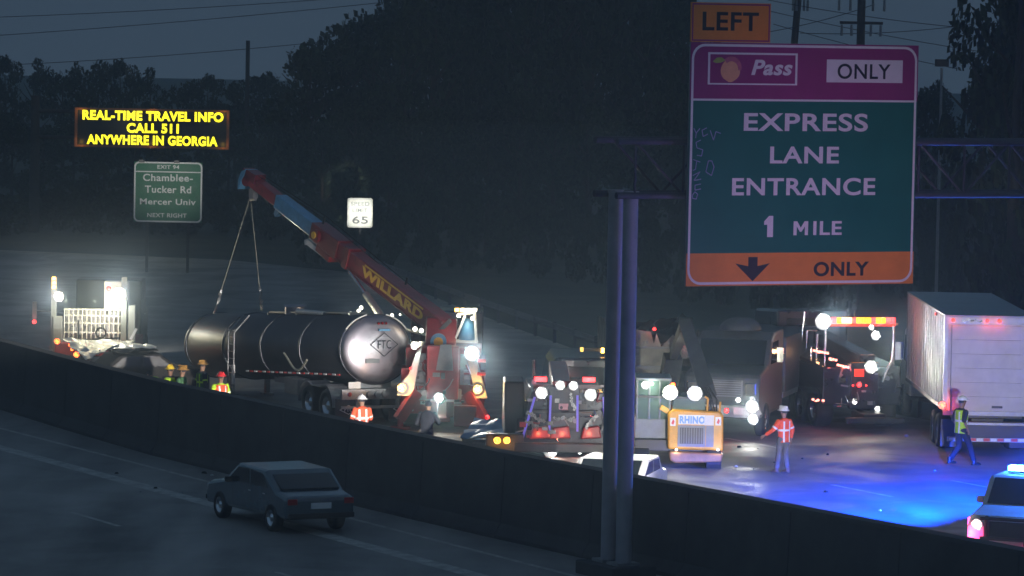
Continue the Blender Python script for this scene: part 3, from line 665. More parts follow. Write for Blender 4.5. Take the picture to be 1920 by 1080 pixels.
    def vband(xc, w, m, front=True, z0=-.09, z1=.47, ex=g):
        mb = MB(); vs = []; N = 12
        for k in range(N + 1):
            z = z0 + (z1 - z0) * k / N; rx, ry, yo = torso_r(z); rx += ex; ry += ex
            for x in (xc - w / 2, xc + w / 2):
                c = max(-.999, min(.999, x / rx)); c = math.copysign(abs(c) ** 1.25, c); s_ = sqrt(1 - c * c) ** .85 * (1 if front else -1); vs.append(T(Vector((x, yo + ry * s_, z))))
        mb.add(vs, [(2 * k, 2 * k + 1, 2 * k + 3, 2 * k + 2) for k in range(N)], True).build('reflective_strip', m, root)
    if vest:
        rr = [(z, torso_r(z)[0] + .005, torso_r(z)[1] + .005, torso_r(z)[2]) for z in (-.09, .0, .12, .2, .28, .36, .42, .47, .5)]
        loft(rr, T, cap=False).build('vest', M[vest], root); g = .013
    if stripes:
        m1 = M[stripes]
        band(.20, .255, m1, extra=g)
        for fr in (True, False):
            for x in (-.095, .095): vband(x, .05, m1, fr, ex=g + .004)
        if not bare:
            for k in (0, 1):
                el = Vector(arms[k][0]); a = sh[k].lerp(el, .62); b = sh[k].lerp(el, .82); MB().cyl(a, b, .078, .075, 14, False).build('sleeve_band', m1, root)
    return root
P_ = at(1468, 886, 0)
person((P_.x, P_.y, 0), radians(38), 'worker in orange jacket and white hard hat standing alone on the road', 'orange', 'denim', 'hatwhite', stripes='tape', headturn=radians(10),
       arms=(((.27, -.04, 1.14), (.29, .04, .90)), ((-.31, .08, 1.16), (-.40, .30, 1.0))), feet=(((.10, .03, .5), (.13, -.04, .08)), ((-.12, .05, .5), (-.14, .10, .08))), scale=1.0)
P_ = at(1800, 872, 0)
person((P_.x, P_.y, 0), radians(-62), 'officer in lime and white vest walking behind the box truck, white cap', 'dark', 'dark', 'hatwhite', stripes='tape', vest='lime', cap=True, bare=True, boots='black',
       arms=(((.29, -.10, 1.18), (.27, .02, .95)), ((-.27, -.06, 1.16), (-.26, .10, .90))), feet=(((.10, .22, .5), (.10, .36, .08)), ((-.10, .02, .48), (-.10, -.26, .12))), scale=1.07)
def wall_person(px, py, hz, **k):
    p = at(px, py, hz); return dict(loc=(p.x, p.y, 0), **k)
person(rz=radians(15), label='worker in orange coverall with white cross stripes facing the tanker rear', top='orange', legs='orange', hat='hatwhite', stripes='tape', **wall_person(680, 738, 1.82), lean=.12,
       arms=(((.26, .12, 1.14), (.10, .32, 1.12)), ((-.27, .05, 1.14), (-.22, .25, 1.1))))
person(rz=radians(-150), label='worker in red hard hat and orange vest behind the median wall', top='lime', legs='dark', hat='hatred', stripes='tape', vest='orange', **wall_person(414, 695, 1.82), group=None)
person(rz=radians(-60), label='worker in tan hard hat left of the one with a red hat', top='dark', legs='dark', hat='hatbrown', stripes='lime', vest='green', **wall_person(379, 672, 1.84))
person(rz=radians(160), label='worker in yellow hard hat and lime vest behind the median wall', top='dark', legs='dark', hat='hatyel', stripes='lime', vest='lime', **wall_person(321, 680, 1.84), lean=.05)
person(rz=radians(-110), label='worker in tan hard hat standing close behind the one with a yellow hat', top='green', legs='dark', hat='hatbrown', **wall_person(341, 686, 1.78))
person(rz=radians(70), label='worker bent forward in a plain lime jacket beside the wrecked car', top='lime', legs='dark', hat=None, **wall_person(312, 692, 1.5), lean=1.05, side=.1,
       arms=(((.26, .52, 1.0), (.2, .62, .78)), ((-.26, .50, 1.0), (-.2, .6, .78))))
person(rz=radians(-12), label='man in dark jacket crouching over controls at the red crane truck', top='dark', legs='denim', hat=None, **wall_person(800, 752, 1.72), lean=.32,
       arms=(((.30, .20, 1.12), (.18, .44, 1.12)), ((-.30, .16, 1.1), (-.2, .4, 1.05))))

def clutter(root, x0, x1, z0, z1, y, seed, n=14, mats=('chrome', 'grey', 'black', 'galv')):
    R = random.Random(seed)
    for k in range(n):
        x, z = R.uniform(x0, x1), R.uniform(z0, z1); q = MB(); c = R.random()
        if c < .35: q.b2((x, y - R.uniform(.03, .14), z), (x + R.uniform(.06, .22), y, z + R.uniform(.04, .16))); nm = 'fitting'
        elif c < .7: q.tube([Vector((x, y - .06, z)), Vector((x + R.uniform(-.12, .12), y - .1, z - R.uniform(.1, .3))), Vector((x + R.uniform(-.3, .3), y - .06, z - R.uniform(.15, .4)))], R.uniform(.012, .03), 6); nm = 'hose'
        elif c < .85: q.cyl((x, y, z), (x, y - .1, z), R.uniform(.03, .08), n=12); nm = 'cap'
        else: q.beam((x, y - .04, z), (x + R.uniform(-.3, .3), y - .04, z + R.uniform(-.1, .1)), .03, .05); nm = 'bracket'
        q.build(nm, M[R.choice(mats)], root)
# ================================================================== TANKER
def tanker():
    rear = atd(703, 655, 133); ang = radians(26)
    root = thing('tanker_trailer', (rear.x, rear.y, 0), ang, 'long polished steel tanker trailer with diamond emblem, its front hung from the crane', 'tanker')
    z0, z1, L, rx, rz_ = rear.z + .0, 1.42, 12.2, 1.13, 1.02
    ax = Vector((0, L, z1 - z0)); O = Vector((0, 0, z0)); an = ax.normalized()
    Z = lambda y: z0 + (z1 - z0) * y / L
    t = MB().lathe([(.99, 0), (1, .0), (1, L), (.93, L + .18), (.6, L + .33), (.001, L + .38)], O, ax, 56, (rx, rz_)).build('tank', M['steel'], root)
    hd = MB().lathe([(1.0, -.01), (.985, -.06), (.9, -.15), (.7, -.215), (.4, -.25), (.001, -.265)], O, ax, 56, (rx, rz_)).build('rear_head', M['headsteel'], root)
    rg = MB()
    for y in (0.0, 3.0, 6.0, 9.0, 12.05): rg.lathe([(1.0, y - .04), (1.025, y - .04), (1.03, y), (1.025, y + .04), (1.0, y + .04)], O, ax, 56, (rx, rz_)).cut()
    buildn(rg, 'stiffener_ring', M['steel'], t)
    # emblem on the head
    em = MB(); c = (0.17, z0 + .16); a, b = .46, .36
    def dome(x, z): r = sqrt((x / rx) ** 2 + ((z - z0) / rz_) ** 2); return -.275 + .11 * r ** 2 - .012
    def dia(k): return [(c[0] - a * k, c[1]), (c[0], c[1] + b * k), (c[0] + a * k, c[1]), (c[0], c[1] - b * k)]
    o_, i_ = dia(1), dia(.92)
    for k in range(4):
        j = (k + 1) % 4; q = [o_[k], o_[j], i_[j], i_[k]]
        em.add([(p[0], dome(*p) - .012, p[1]) for p in q], [(0, 1, 2, 3)])
    em.build('emblem_border', M['sblack'], hd)
    text('emblem_lettering', 'FTC', c[0] - .21, c[0] + .21, c[1] - .12, c[1] + .13, dome(*c) - .03, M['sblack'], hd, .0)
    MB().b2((-.02, dome(0, z0 + .62) - .06, z0 + .56), (.34, dome(0, z0 + .62), z0 + .62)).build('blue_label', M['blue'], hd)
    MB().b2((-.42, dome(-.2, z0 - .33) - .03, z0 - .38), (.02, dome(-.2, z0 - .33), z0 - .25)).build('placard_holder', M['grey'], hd)
    text('lettering', 'FTC 1862', .35, .75, z0 - .5, z0 - .4, dome(.55, z0 - .45) - .03, M['grey'], hd, .0)
    for x in (.0, .12, .24): lamp(hd, (x, dome(x, z0 + .8) - .03, z0 + .78), .035, mat('red_lens', (.4, .01, .01), .3), name='marker_lamp')
    # white edge trim at top of rear ring
    tr = MB(); tr.tube([Vector((cos(a_) * rx * 1.04, -.05, z0 + sin(a_) * rz_ * 1.04)) for a_ in [radians(k) for k in range(35, 76, 5)]], .022).cut(); tr.tube([Vector((cos(a_) * rx * 1.04, -.05, z0 + sin(a_) * rz_ * 1.04)) for a_ in [radians(k) for k in range(105, 146, 5)]], .022).cut(); buildn(tr, 'grab_rail', M['white'], root)
    # top fittings
    wk = MB(); wk.beam((0, 1.2, Z(1.2) + rz_ + .05), (0, 7.4, Z(7.4) + rz_ + .05), .5, .04)
    for y in (1.2, 3.2, 5.2, 7.4): wk.b2((-.3, y - .03, Z(y) + rz_ * .9), (.3, y + .03, Z(y) + rz_ + .03))
    wk.build('walkway', M['galv'], root)
    mh = MB(); mh.cyl((0, 6.0, Z(6) + rz_ - .1), (0, 6.0, Z(6) + rz_ + .22), .3, n=20); mh.cyl((0, 6, Z(6) + rz_ + .22), (0, 6, Z(6) + rz_ + .27), .36, .33, 20); mh.build('manhole', M['headsteel'], root)
    MB().cyl((-.25, 3.2, Z(4) + rz_ + .08), (-.25, 5.2, Z(6) + rz_ + .14), .07, n=10).build('roll_tube', M['white'], root)
    # left side ladder
    ld = MB(); xs = -rx - .07
    for y in (7.9, 8.35): ld.tube([Vector((-rx * .62, y, Z(y) + rz_ * .95)), Vector((xs, y, Z(y) + .45)), Vector((xs, y, .35))], .028)
    for k in range(9): z = .45 + k * .22; ld.cyl((xs, 7.9, z), (xs, 8.35, z), .016, n=6)
    ld.build('ladder', M['galv'], root)
    MB().b2((xs - .03, 7.82, .55), (xs + .02, 7.98, 1.15)).build('hose_guard', M['white'], root)
    # frame
    fr = MB()
    for x in (-.5, .5): fr.beam((x, -.15, .98), (x, 6.2, .86), .1, .2)
    for y in (.1, 2.4, 5.2): fr.b2((-.55, y - .06, .85), (.55, y + .06, z0 - rz_ + .3))
    fr.build('frame', M['grey'], root)
    bp = MB(); bp.b2((-1.2, -.38, .78), (1.2, -.26, 1.08)); bp.b2((-1.15, -.3, .50), (1.15, -.2, .58)); bp.b2((-.7, -.28, .55), (-.6, -.2, .9)); bp.b2((.6, -.28, .55), (.7, -.2, .9)); bp.build('rear_bumper', M['galv'], root, .01)
    for x in (-.95, .95): lamp(root, (x, -.385, .93), .07, mat('red_lens', (.4, .01, .01), .3), name='tail_lamp')
    lb = MB()
    for x in (-.32, -.08, .16): lb.cyl((x, -.46, .93), (x, -.36, .93), .1, n=16)
    lb.build('hose_coupling', M['grey'], root)
    pl = MB().b2((-1.0, -.40, 1.1), (-.62, -.385, 1.3)).build('licence_plate', M['white'], root)
    for x in (-.86, .86):
        f = MB().b2((x - .42, -.1, .16), (x + .42, -.085, .78)).build('mud_flap', M['black'], root)
        e = MB(); q = [(x - .3, .46), (x, .60), (x + .3, .46), (x, .32)]; i_ = [(x + (p[0] - x) * .85, .46 + (p[1] - .46) * .85) for p in q]
        for k in range(4):
            j = (k + 1) % 4; e.add([(q[k][0], -.108, q[k][1]), (q[j][0], -.108, q[j][1]), (i_[j][0], -.108, i_[j][1]), (i_[k][0], -.108, i_[k][1])], [(0, 1, 2, 3)])
        e.build('emblem', M['tape'], f); text('emblem_lettering', 'FTC', x - .13, x + .13, .40, .52, -.105, M['tape'], f, 0)
    for s_ in (-1, 1):
        for y in (.75, 2.05):
            wheel(root, s_ * .98, y, .51, .5, s_)
            MB().lathe([(.60, -.27), (.60, .27), (.57, .27), (.57, -.27)], (s_ * .98, y, .51), (1, 0, 0), 28).build('fender', M['galv'], root) if 0 else None
        pf = [(.75 + .62 * cos(a_), .53 + .62 * sin(a_)) for a_ in [radians(k) for k in range(60, 181, 12)]]; pf = [(2.05 + .62 * cos(a_), .53 + .62 * sin(a_)) for a_ in [radians(k) for k in range(0, 121, 12)]] + [(.75 + .62 * cos(a_), .53 + .62 * sin(a_)) for a_ in [radians(k) for k in range(60, 181, 12)]]
        inn = [(y_ if True else 0, z_ - .03) for y_, z_ in pf][::-1]
        MB().px(pf + inn, s_ * .98 - .3, s_ * .98 + .3).build('fender', M['galv'], root)
    cab = MB().b2((-1.12, 3.1, .62), (-.7, 4.1, 1.1)).build('tool_cabinet', M['galv'], root, .02)
    # reflective side tape in red and white dashes
    for nm, mm, k0 in (('reflective_dash', M['redtape'], 0), ('reflective_dash', M['tape'], 1)):
        mb = MB()
        for k in range(k0, 22, 2): y = .3 + k * .33; mb.beam((-rx * .86, y, Z(y) - rz_ * .72), (-rx * .86, y + .22, Z(y + .22) - rz_ * .72), .02, .05)
        mb.build(nm, mm, root)
    hs = MB(); pts = [Vector((-rx - .08, 2.2 + k * .22, 1.75 - .3 * sin(k * .5) - k * .02)) for k in range(9)]; hs.tube(pts, .035); hs.build('hose', M['rope'], root)
    lg = MB()
    for x in (-.6, .6): lg.b2((x - .07, 9.4, .12), (x + .07, 9.55, .9)); lg.b2((x - .16, 9.3, .05), (x + .16, 9.65, .12)).cut()
    buildn(lg, 'landing_leg', M['grey'], root)
    return root
tanker()

# ================================================================== ROTATOR CRANE TRUCK
def rotator():
    base = atd(828, 812, 131.5); R0 = Vector((base.x, 131.5, 0))
    root = thing('crane_truck', R0, 0, 'red rotator crane truck with white legs and raised red and light blue boom', 'crane truck')
    L_ = lambda px, py, Y: atd(px, py, Y) - R0
    # chassis
    MB().b2((-.5, .3, .75), (.5, 10.6, 1.05)).build('chassis', M['black'], root)
    b = MB(); b.b2((-1.22, .55, 1.0), (1.22, 6.2, 1.75)); b.b2((-.46, .1, .9), (.46, .55, 2.45)); b.b2((-1.1, .8, 1.75), (1.1, 3.0, 2.35)); b.b2((-1.22, .35, .45), (1.22, .55, 1.0))
    b.build('body', M['red'], root, .03)
    for x0, x1, z0_, z1_ in ((-.82, -.5, 1.25, 2.2), (.5, .80, 1.3, 2.2)):
        c = MB().b2((x0, .45, z0_), (x1, .54, z1_)).build('tool_door', M['grey'], root, .02); MB().b2((x0 + .1, .41, z0_ + .4), (x0 + .2, .449, z0_ + .46)).build('handle', M['chrome'], c)
    c = MB().py([(-.2, 1.75), (.3, 1.75), (.24, 2.5), (-.08, 2.5)], .02, .099).build('centre_panel', M['grey'], root)
    MB().b2((-.05, .0, 1.5), (.07, .1, 1.68)).build('latch', M['chrome'], root)
    vl = MB()
    for x, z in ((-.66, 1.9), (-.55, 1.62), (-.72, 1.5), (.62, 1.55)): vl.cyl((x, .36, z), (x, .45, z), .05, n=10)
    vl.b2((-.8, .36, 1.33), (-.52, .44, 1.39)); vl.build('valve', M['chrome'], root)
    clutter(root, -.85, .8, 1.0, 2.3, .42, 21, 22, ('chrome', 'grey', 'black', 'galv', 'darkred')); clutter(root, -.6, .6, .7, 1.6, .08, 22, 12); clutter(root, -1.15, 1.15, .5, 1.0, .33, 23, 10, ('black', 'darkred', 'galv'))
    # slanted white rear legs
    for s_ in (-1, 1):
        lg = MB(); lg.py([(s_ * .62, 2.42), (s_ * .88, 2.42), (s_ * 1.32, .95), (s_ * .98, .95)] if s_ > 0 else [(-.78, 2.25), (-.62, 2.42), (-.86, .98), (-1.32, .98), (-1.25, 1.3), (-1.0, 1.6)], .1, .4)
        lg.build('outrigger_housing', M['white'], root, .02)
        if s_ > 0:
            lg2 = MB().b2((1.0, .05, 2.0), (1.25, .095, 2.1)); lg2.b2((1.0, .05, 1.62), (1.25, .095, 1.72)); lg2.build('red_placard', M['redtape'], root, .02)
        fr = MB(); fr.beam((s_ * .75, .25, 1.1), (s_ * 1.25, .0, .3), .26, .3); fr.cyl((s_ * 1.2, 0, .02), (s_ * 1.2, 0, .1), .3, n=20); fr.cyl((s_ * 1.2, 0, .1), (s_ * 1.2, 0, .5), .09, n=12)
        fr.build('outrigger_leg', M['red'], root)
    uf = MB(); uf.b2((.35, -.25, .15), (1.0, .2, .75)); uf.b2((-.35, -.6, .45), (-.12, .3, .9)); uf.b2((.12, -.6, .45), (.35, .3, .9)); uf.beam((0, -.5, .35), (0, .5, .9), .5, .16); uf.build('underlift', M['darkred'], root, .03)
    gb = MB(); gb.b2((-.75, .2, .85), (-.1, .3, 1.15)); gb.b2((.0, .2, .9), (.55, .3, 1.2)); gb.build('winch_box', M['grey'], root, .02)
    # lamps
    lamp(root, (-1.18, .02, 1.22), .12, emis('amber_lamp', (1, .5, .12), 10), 10, (1, .5, .12), 'amber_lamp', d=(0, -1, .0))
    lamp(root, (1.02, .02, 1.22), .12, emis('amber_lamp', (1, .5, .12), 10), 10, (1, .5, .12), 'amber_lamp', d=(0, -1, .0))
    lamp(root, (.83, .0, 2.27), .17, emis('flood', (1, 1, .95), 5), 160, d=(.1, -1, -.1), spot=150)
    lamp(root, (-.1, -.2, .98), .11, emis('flood2', (1, 1, .9), 5), 60, (1, .98, .85), d=(0, -1, -.2), spot=150)
    lamp(root, (1.32, -.05, .42), .06, ER, 3, (1, .04, .04), 'tail_lamp')
    lamp(root, (-.93, .1, 1.78), .04, ER, 1, (1, .04, .04), 'tail_lamp')
    lamp(root, (-.83, .05, 2.45), .10, EWs, 14, (.8, 1, .85), 'mirror_lamp', d=(-.3, -1, .2))
    # turret
    t = MB(); t.cyl((0, 3.2, 1.75), (0, 3.2, 2.2), .85, .8, 28)
    t.px([(1.5, 2.1), (4.6, 2.1), (4.4, 2.75), (3.4, 3.2), (2.3, 3.1), (1.5, 2.45)], -.55, .35); t.build('turret', M['darkred'], root, .04)
    hub = L_(822, 641, 133.0)
    w = MB(); w.cyl(hub, hub + Vector((0, .25, 0)), .24, n=24).build('winch_drum', M['blue'], root); MB().cyl(hub - Vector((0, .03, 0)), hub, .13, .10, 16).build('drum_cap', M['chrome'], w) if 0 else MB().cyl(hub - Vector((.0, .06, 0)), hub - Vector((0, .003, 0)), .14, .1, 18).build('drum_cap', M['text_yellow'], root)
    # boom
    B0, B1 = L_(832, 613, 134.0), L_(470, 335, 143.2); A = B1 - B0; P = lambda t_: B0 + A * t_
    up = Vector((0, 0, 1))
    sidev = A.normalized().cross(up).normalized(); uu = sidev.cross(A.normalized())
    if sidev.y > 0: sidev = -sidev
    main = MB().beam(P(-.02), P(.52), .54, .60, w1=.50, h1=.50).build('boom_main', M['red'], root, .03)
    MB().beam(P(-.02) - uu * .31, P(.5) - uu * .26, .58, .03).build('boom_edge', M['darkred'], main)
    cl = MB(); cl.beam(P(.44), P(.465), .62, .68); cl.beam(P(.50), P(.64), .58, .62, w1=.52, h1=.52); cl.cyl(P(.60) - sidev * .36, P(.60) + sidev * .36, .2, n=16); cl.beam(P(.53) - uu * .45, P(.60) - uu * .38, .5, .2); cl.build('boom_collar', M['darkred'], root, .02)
    MB().cyl(P(.605) + sidev * .36, P(.605) + sidev * .40, .11, n=16).build('sheave_pin', M['text_yellow'], root)
    hk = MB(); hk.beam(P(.64) - uu * .30, P(.68) - uu * .62, .12, .16); hk.beam(P(.58) - uu * .5, P(.66) - uu * .5, .3, .16); hk.build('storage_bracket', M['white'], root)
    MB().beam(P(.60), P(.84), .42, .47, w1=.40, h1=.45).build('boom_middle', M['blue'], root, .03)
    MB().beam(P(.83) - uu * .2, P(.835) - uu * .62, .3, .3, w1=.1, h1=.1).build('middle_bracket', M['galv'], root) if 0 else MB().beam(P(.82) - uu * .1, P(.845) - uu * .5, .32, .34, w1=.14, h1=.12).build('middle_bracket', M['blue'], root)
    MB().beam(P(.82), P(.985), .32, .36).build('boom_tip_section', M['red'], root, .02)
    hd = MB(); hd.cyl(P(1.0) - sidev * .2, P(1.0) + sidev * .2, .24, n=20); hd.beam(P(.955) + uu * .18, P(1.02) + uu * .12, .4, .3); hd.build('boom_head', M['darkred'], root)
    tip = P(1.0); tp = MB(); f = [(0.05, .30), (-.22, .22), (-.38, -.02), (-.44, -.34), (-.34, -.34), (-.22, -.05), (-.05, .1)]
    an = A.normalized(); hz = Vector((A.x, A.y, 0)).normalized()
    tp.prism(f, lambda p, d: tip + hz * (-p[0]) + up * p[1] + sidev * d, -.22, .22); tp.build('head_guard', M['blue'], root)
    bl = MB(); bl.beam(tip - up * .3 - hz * .15, tip - up * .62 - hz * .2, .2, .22); bl.cyl(tip - up * .62 - hz * .3, tip - up * .66 - hz * .0, .06, n=8); bl.build('hook_block', M['galv'], root)
    # boom lettering on the camera-facing side
    wv = (-A).normalized(); p0 = P(.37) + sidev * .278; Lw = (P(.37) - P(.065)).length
    def xf(q): return p0 + wv * q.x + uu * (q.z) + sidev * (-q.y)
    if (wv.cross(uu)).dot(sidev) < 0: pass
    text('lettering', 'WILLARD', 0, Lw, -.15, .16, -.002, M['text_yellow'], main, .05, xf=xf)
    st = MB(); st.beam(P(.36) + sidev * .277 + uu * .205, P(.07) + sidev * .282 + uu * .225, .012, .05); st.build('stripe', M['text_yellow'], main)
    # lift cylinder
    c0, c1 = P(.43) - uu * .34 + sidev * .2, L_(722, 603, 136.5)
    mid = c0.lerp(c1, .45); cy = MB().cyl(mid, c1, .11, n=16).build('lift_cylinder', M['galv'], root); MB().cyl(c0, mid, .06, n=12).build('piston_rod', M['chrome'], cy)
    cb = MB(); wtop = L_(858, 612, 134.5)
    for o_ in (-.1, .08): cb.tube([tip + uu * .28 + sidev * o_, P(.62) + uu * .52 + sidev * o_, wtop + sidev * o_], .013, 5)
    cb.cyl(P(.62) + uu * .3, P(.62) + uu * .54, .03); cb.cyl(P(.2) + uu * .36, P(.2) + uu * .58, .03); cb.build('winch_cable', M['wire'], root)
    # control tower
    tw = MB(); a_, b_, c_, d_ = L_(852, 640, 133.2), L_(893, 642, 133.2), L_(858, 590, 133.2), L_(890, 586, 133.2)
    for q in (0, .5):
        o_ = Vector((0, q, 0)); tw.cyl(a_ + o_, L_(872, 592, 133.2) + o_, .035); tw.cyl(b_ + o_, d_ + o_, .04); tw.cyl(c_ + o_, d_ + o_, .04)
    tw.beam(a_ + Vector((-.05, .25, 0)), b_ + Vector((.05, .25, 0)), .6, .05); tw.build('light_tower', M['white'], root)
    MB().lathe([(.001, 0), (.24, .0), (.26, .2), (.2, .5), (.12, .62), (.001, .64)], a_ + Vector((.36, .3, .03)), (0, 0, 1), 18).build('winch_housing', M['blue'], root)
    for k, (px, em, w_) in enumerate(((857, EA, 5), (868, emis('warm', (1, .75, .4), 12), 6), (879, EWs, 5), (890, EWs, 5))): box_lamp(root, L_(px, 581, 133.1), (.13, .1, .09), em, 'strobe_light', w_, (1, .75, .4))
    for px, py in ((860, 592), (886, 597)): lamp(root, L_(px, py, 133.0), .06, EWs, 5, (.9, 1, .85))
    for px, py, r in ((672, 583, .05), (677, 577, .06), (680, 590, .05), (657, 588, .06), (693, 592, .05), (735, 591, .05), (778, 617, .07), (790, 620, .07), (750, 590, .03)): lamp(root, L_(px, py, 137), r, EWs if px != 680 else EA, 3, (1, .9, .6), d=(-.2, -1, .1))
    pipe = MB(); pipe.tube([L_(668, 592, 137.2), L_(800, 628, 137.2)], .05); pipe.tube([L_(676, 598, 137.2), L_(676, 575, 137.2)], .04); pipe.build('lamp_bar', M['grey'], root)
    MB().beam(L_(790, 655, 133.5), L_(845, 600, 133.5), .12, .12).build('jib_strut', M['black'], root)
    # cab beyond
    cb = MB(); cb.px([(7.2, .7), (10.2, .7), (10.6, 1.2), (10.5, 1.9), (9.6, 2.1), (9.2, 3.0), (7.2, 3.0)], -1.1, 1.1); cab = cb.build('cab', M['navy'], root, .06)
    MB().b2((-.8, 7.17, 2.1), (.8, 7.199, 2.8)).build('rear_window', M['glass'], cab)
    for s_ in (-1, 1):
        for y in (1.9, 3.2, 4.5): wheel(root, s_ * .97, y, .5, .46, s_)
        wheel(root, s_ * 1.05, 9.3, .5, .3, s_)
        MB().b2((s_ * 1.24, 1.2, 1.06), (s_ * .7, 5.2, 1.12)).build('fender', M['red'], root) if 0 else None
    return R0, tip
R0, TIP = rotator()
def slings():
    top = R0 + TIP + Vector((0, 0, -.55))
    for nm, px, py, Y, lb in (('sling', 401, 590, 143.5, 'left lifting chain dropping from the crane boom head to the tank front'), ('sling', 491, 584, 141.0, 'right lifting chain dropping from the crane boom head to the tank top')):
        e = atd(px, py, Y); o = thing(nm, e, 0, lb, 'lifting chain'); t0 = top - e
        MB().tube([t0, t0 * .22, Vector((0, 0, 0))], .018, 6).build('cable', M['rope'], o)
        ch = MB(); R = random.Random(px)
        for k in range(9):
            c = t0 * (.02 + .022 * k); ch.box(c + Vector((R.uniform(-.03, .03), 0, 0)), (.07, .05, .10), rz=R.uniform(0, 1), ry=R.uniform(-.5, .5))
        ch.build('chain_links', M['galv'], o)
        if px < 450:
            MB().tube([Vector((0, 0, 0)), atd(384, 655, 143) - e, atd(380, 720, 142.5) - e], .03, 6).build('strap', M['rope'], o)
slings()

# ================================================================== FAR LEFT TOW TRUCK AND WRECKS
def left_truck():
    R = Vector((-13.55, 147.0, 0)); root = thing('tow_truck', R, 0, 'far left tow truck with brightly lit rack between two light posts', 'tow truck')
    L_ = lambda px, py, Y=147.2: atd(px, py, Y) - R
    MB().b2((-.5, .3, .7), (.5, 8.6, 1.0)).build('chassis', M['black'], root)
    b = MB(); b.b2((-1.25, 0, .75), (1.25, 4.6, 1.15)); b.build('deck', M['red'], root, .03)
    MB().px([(5.4, .8), (8.2, .8), (8.4, 1.8), (7.4, 2.0), (7.0, 2.9), (5.4, 2.9)], -1.1, 1.1).build('cab', M['black'], root, .06)
    # lit equipment rack: frames, shelves, hanging chains
    rk = MB(); x0, x1 = -1.0, 1.05
    for z in (1.2, 1.45, 1.75, 2.0, 2.2): rk.b2((x0, .6, z), (x1, .95, z + .03))
    x = x0
    while x < x1 + .01: rk.b2((x - .015, .58, 1.2), (x + .015, .62, 2.23)); x += .146
    for z in (2.35, 2.55): rk.b2((.3, .6, z), (x1, .95, z + .03))
    rk.build('equipment_rack', M['white'], root)
    MB().b2((x0, .96, 1.2), (x1, 1.0, 2.23)).build('rack_back', M['boxwhite'], root)
    tc_ = MB().b2((.28, .62, 2.24), (1.05, 1.1, 3.15)).build('tall_cabinet', M['boxwhite'], root, .02)
    gr = MB(); R_ = random.Random(3)
    for k in range(26): xx = R_.uniform(x0 + .05, x1 - .05); zz = R_.choice((1.23, 1.48, 1.78, 2.03)); s_ = R_.uniform(.05, .11); gr.box((xx, .72, zz + s_ / 2 + .03), (s_, .12, s_ * 1.4)).cut()
    buildn(gr, 'hanging_gear', M['galv'], root)
    rg = MB(); c = L_(189, 624, 146.8); rg.tube([c + Vector((cos(a) * .16, 0, sin(a) * .16)) for a in [2 * pi * k / 20 for k in range(21)]], .03); rg.build('tyre_strap', M['rubber'], root)
    dk = MB(); dk.beam(L_(150, 638, 146.8), L_(225, 634, 146.8), .06, .07); dk.cyl(L_(147, 600, 146.9), L_(147, 672, 146.9), .03); dk.build('boom_frame', M['black'], root)
    for s_, px in ((-1, 100), (1, 232)):
        p = MB(); a, z_ = L_(px, 520), 0; p.b2((a.x - .09, .4, .9), (a.x + .09, .55, a.z)); p.build('light_post', M['grey'], root, .01)
    bx = MB(); bx.b2((-1.35, .3, .8), (-1.05, .6, 2.0)).cut(); bx.b2((1.1, .35, .8), (1.32, .6, 2.4)).cut(); buildn(bx, 'side_box', M['grey'], root, .02)
    for py, em, w_ in ((523, EA, 8), (531, EA, 6), (539, EA, 8)): box_lamp(root, L_(100, py, 146.9) + Vector((0, .2, 0)), (.1, .1, .1), em, 'amber_light', w_, (1, .5, .1))
    lamp(root, L_(110, 556, 147.2), .13, emis('flood', (1, 1, .95), 5), 50, d=(-.1, -1, .0), spot=110)
    lamp(root, L_(224, 551, 147.2), .17, emis('flood', (1, 1, .95), 5), 60, (1, 1, .9), d=(.0, -1, .0), spot=110)
    lamp(root, L_(214, 560, 147.2), .10, EW, 30, (1, 1, .85))
    # bare lights without fixtures, added to brighten the rack
    for px in (125, 175, 220): light(root, L_(px, 566, 146.6), 55, (1, .93, .55), .08)
    lamp(root, L_(203, 541, 147.0), .07, ER, 4, (1, .05, .05), 'red_lamp')
    for px, py, w_ in ((107, 640, 6), (131, 647, 2), (135, 655, 2), (143, 665, 5), (61, 588, 0)):
        if w_: lamp(root, L_(px, py, 145.9), .085 if w_ > 3 else .05, emis('red_orange', (1, .12, .02), 9), w_, (1, .15, .04), 'tail_lamp')
    for s_, px in ((-1, 65), (1, 250)):
        a = L_(px, 582, 152.5); m_ = MB(); m_.box(a, (.14, .12, .6)); m_.cyl(a - Vector((0, 0, .0)), (s_ * 1.1, 6.9, a.z - .2), .02); mm = m_.build('side_mirror', M['white'], root)
        lamp(mm, a - Vector((0, .1, .38)), .07 if s_ < 0 else .03, ER, .6 if s_ < 0 else .2, (1, .03, .03), 'marker_lamp')
    for s_ in (-1, 1):
        for y in (1.6, 2.9): wheel(root, s_ * .95, y, .48, .45, s_)
        wheel(root, s_ * 1.0, 7.4, .48, .3, s_)
left_truck()
def added_beam(name_, pos, target, W_, size):  # unseen beams added to brighten the far signs and road, no lamp bodies
    r_ = bpy.data.objects[name_]; o = light(r_, Vector(pos) - r_.location, W_, (1, 1, .9), .1, size, blend=1); o.rotation_euler = (Vector(target) - Vector(pos)).to_track_quat('-Z', 'Y').to_euler()
added_beam('tow_truck', (-13.6, 156.3, 1.2), (-15.6, 205, 4.6), 30000, 7)  # narrow beam added to brighten the exit sign
added_beam('tow_truck', (-12.8, 156.3, 1.2), (-14, 190, 0), 1200, 70)  # wide beam added to brighten the far left road
added_beam('crane_truck', (-2.1, 142.5, 1.4), (-6.92, 205, 2.86), 330000, 2.0)  # very narrow beam standing in for the speed sign's retroreflection
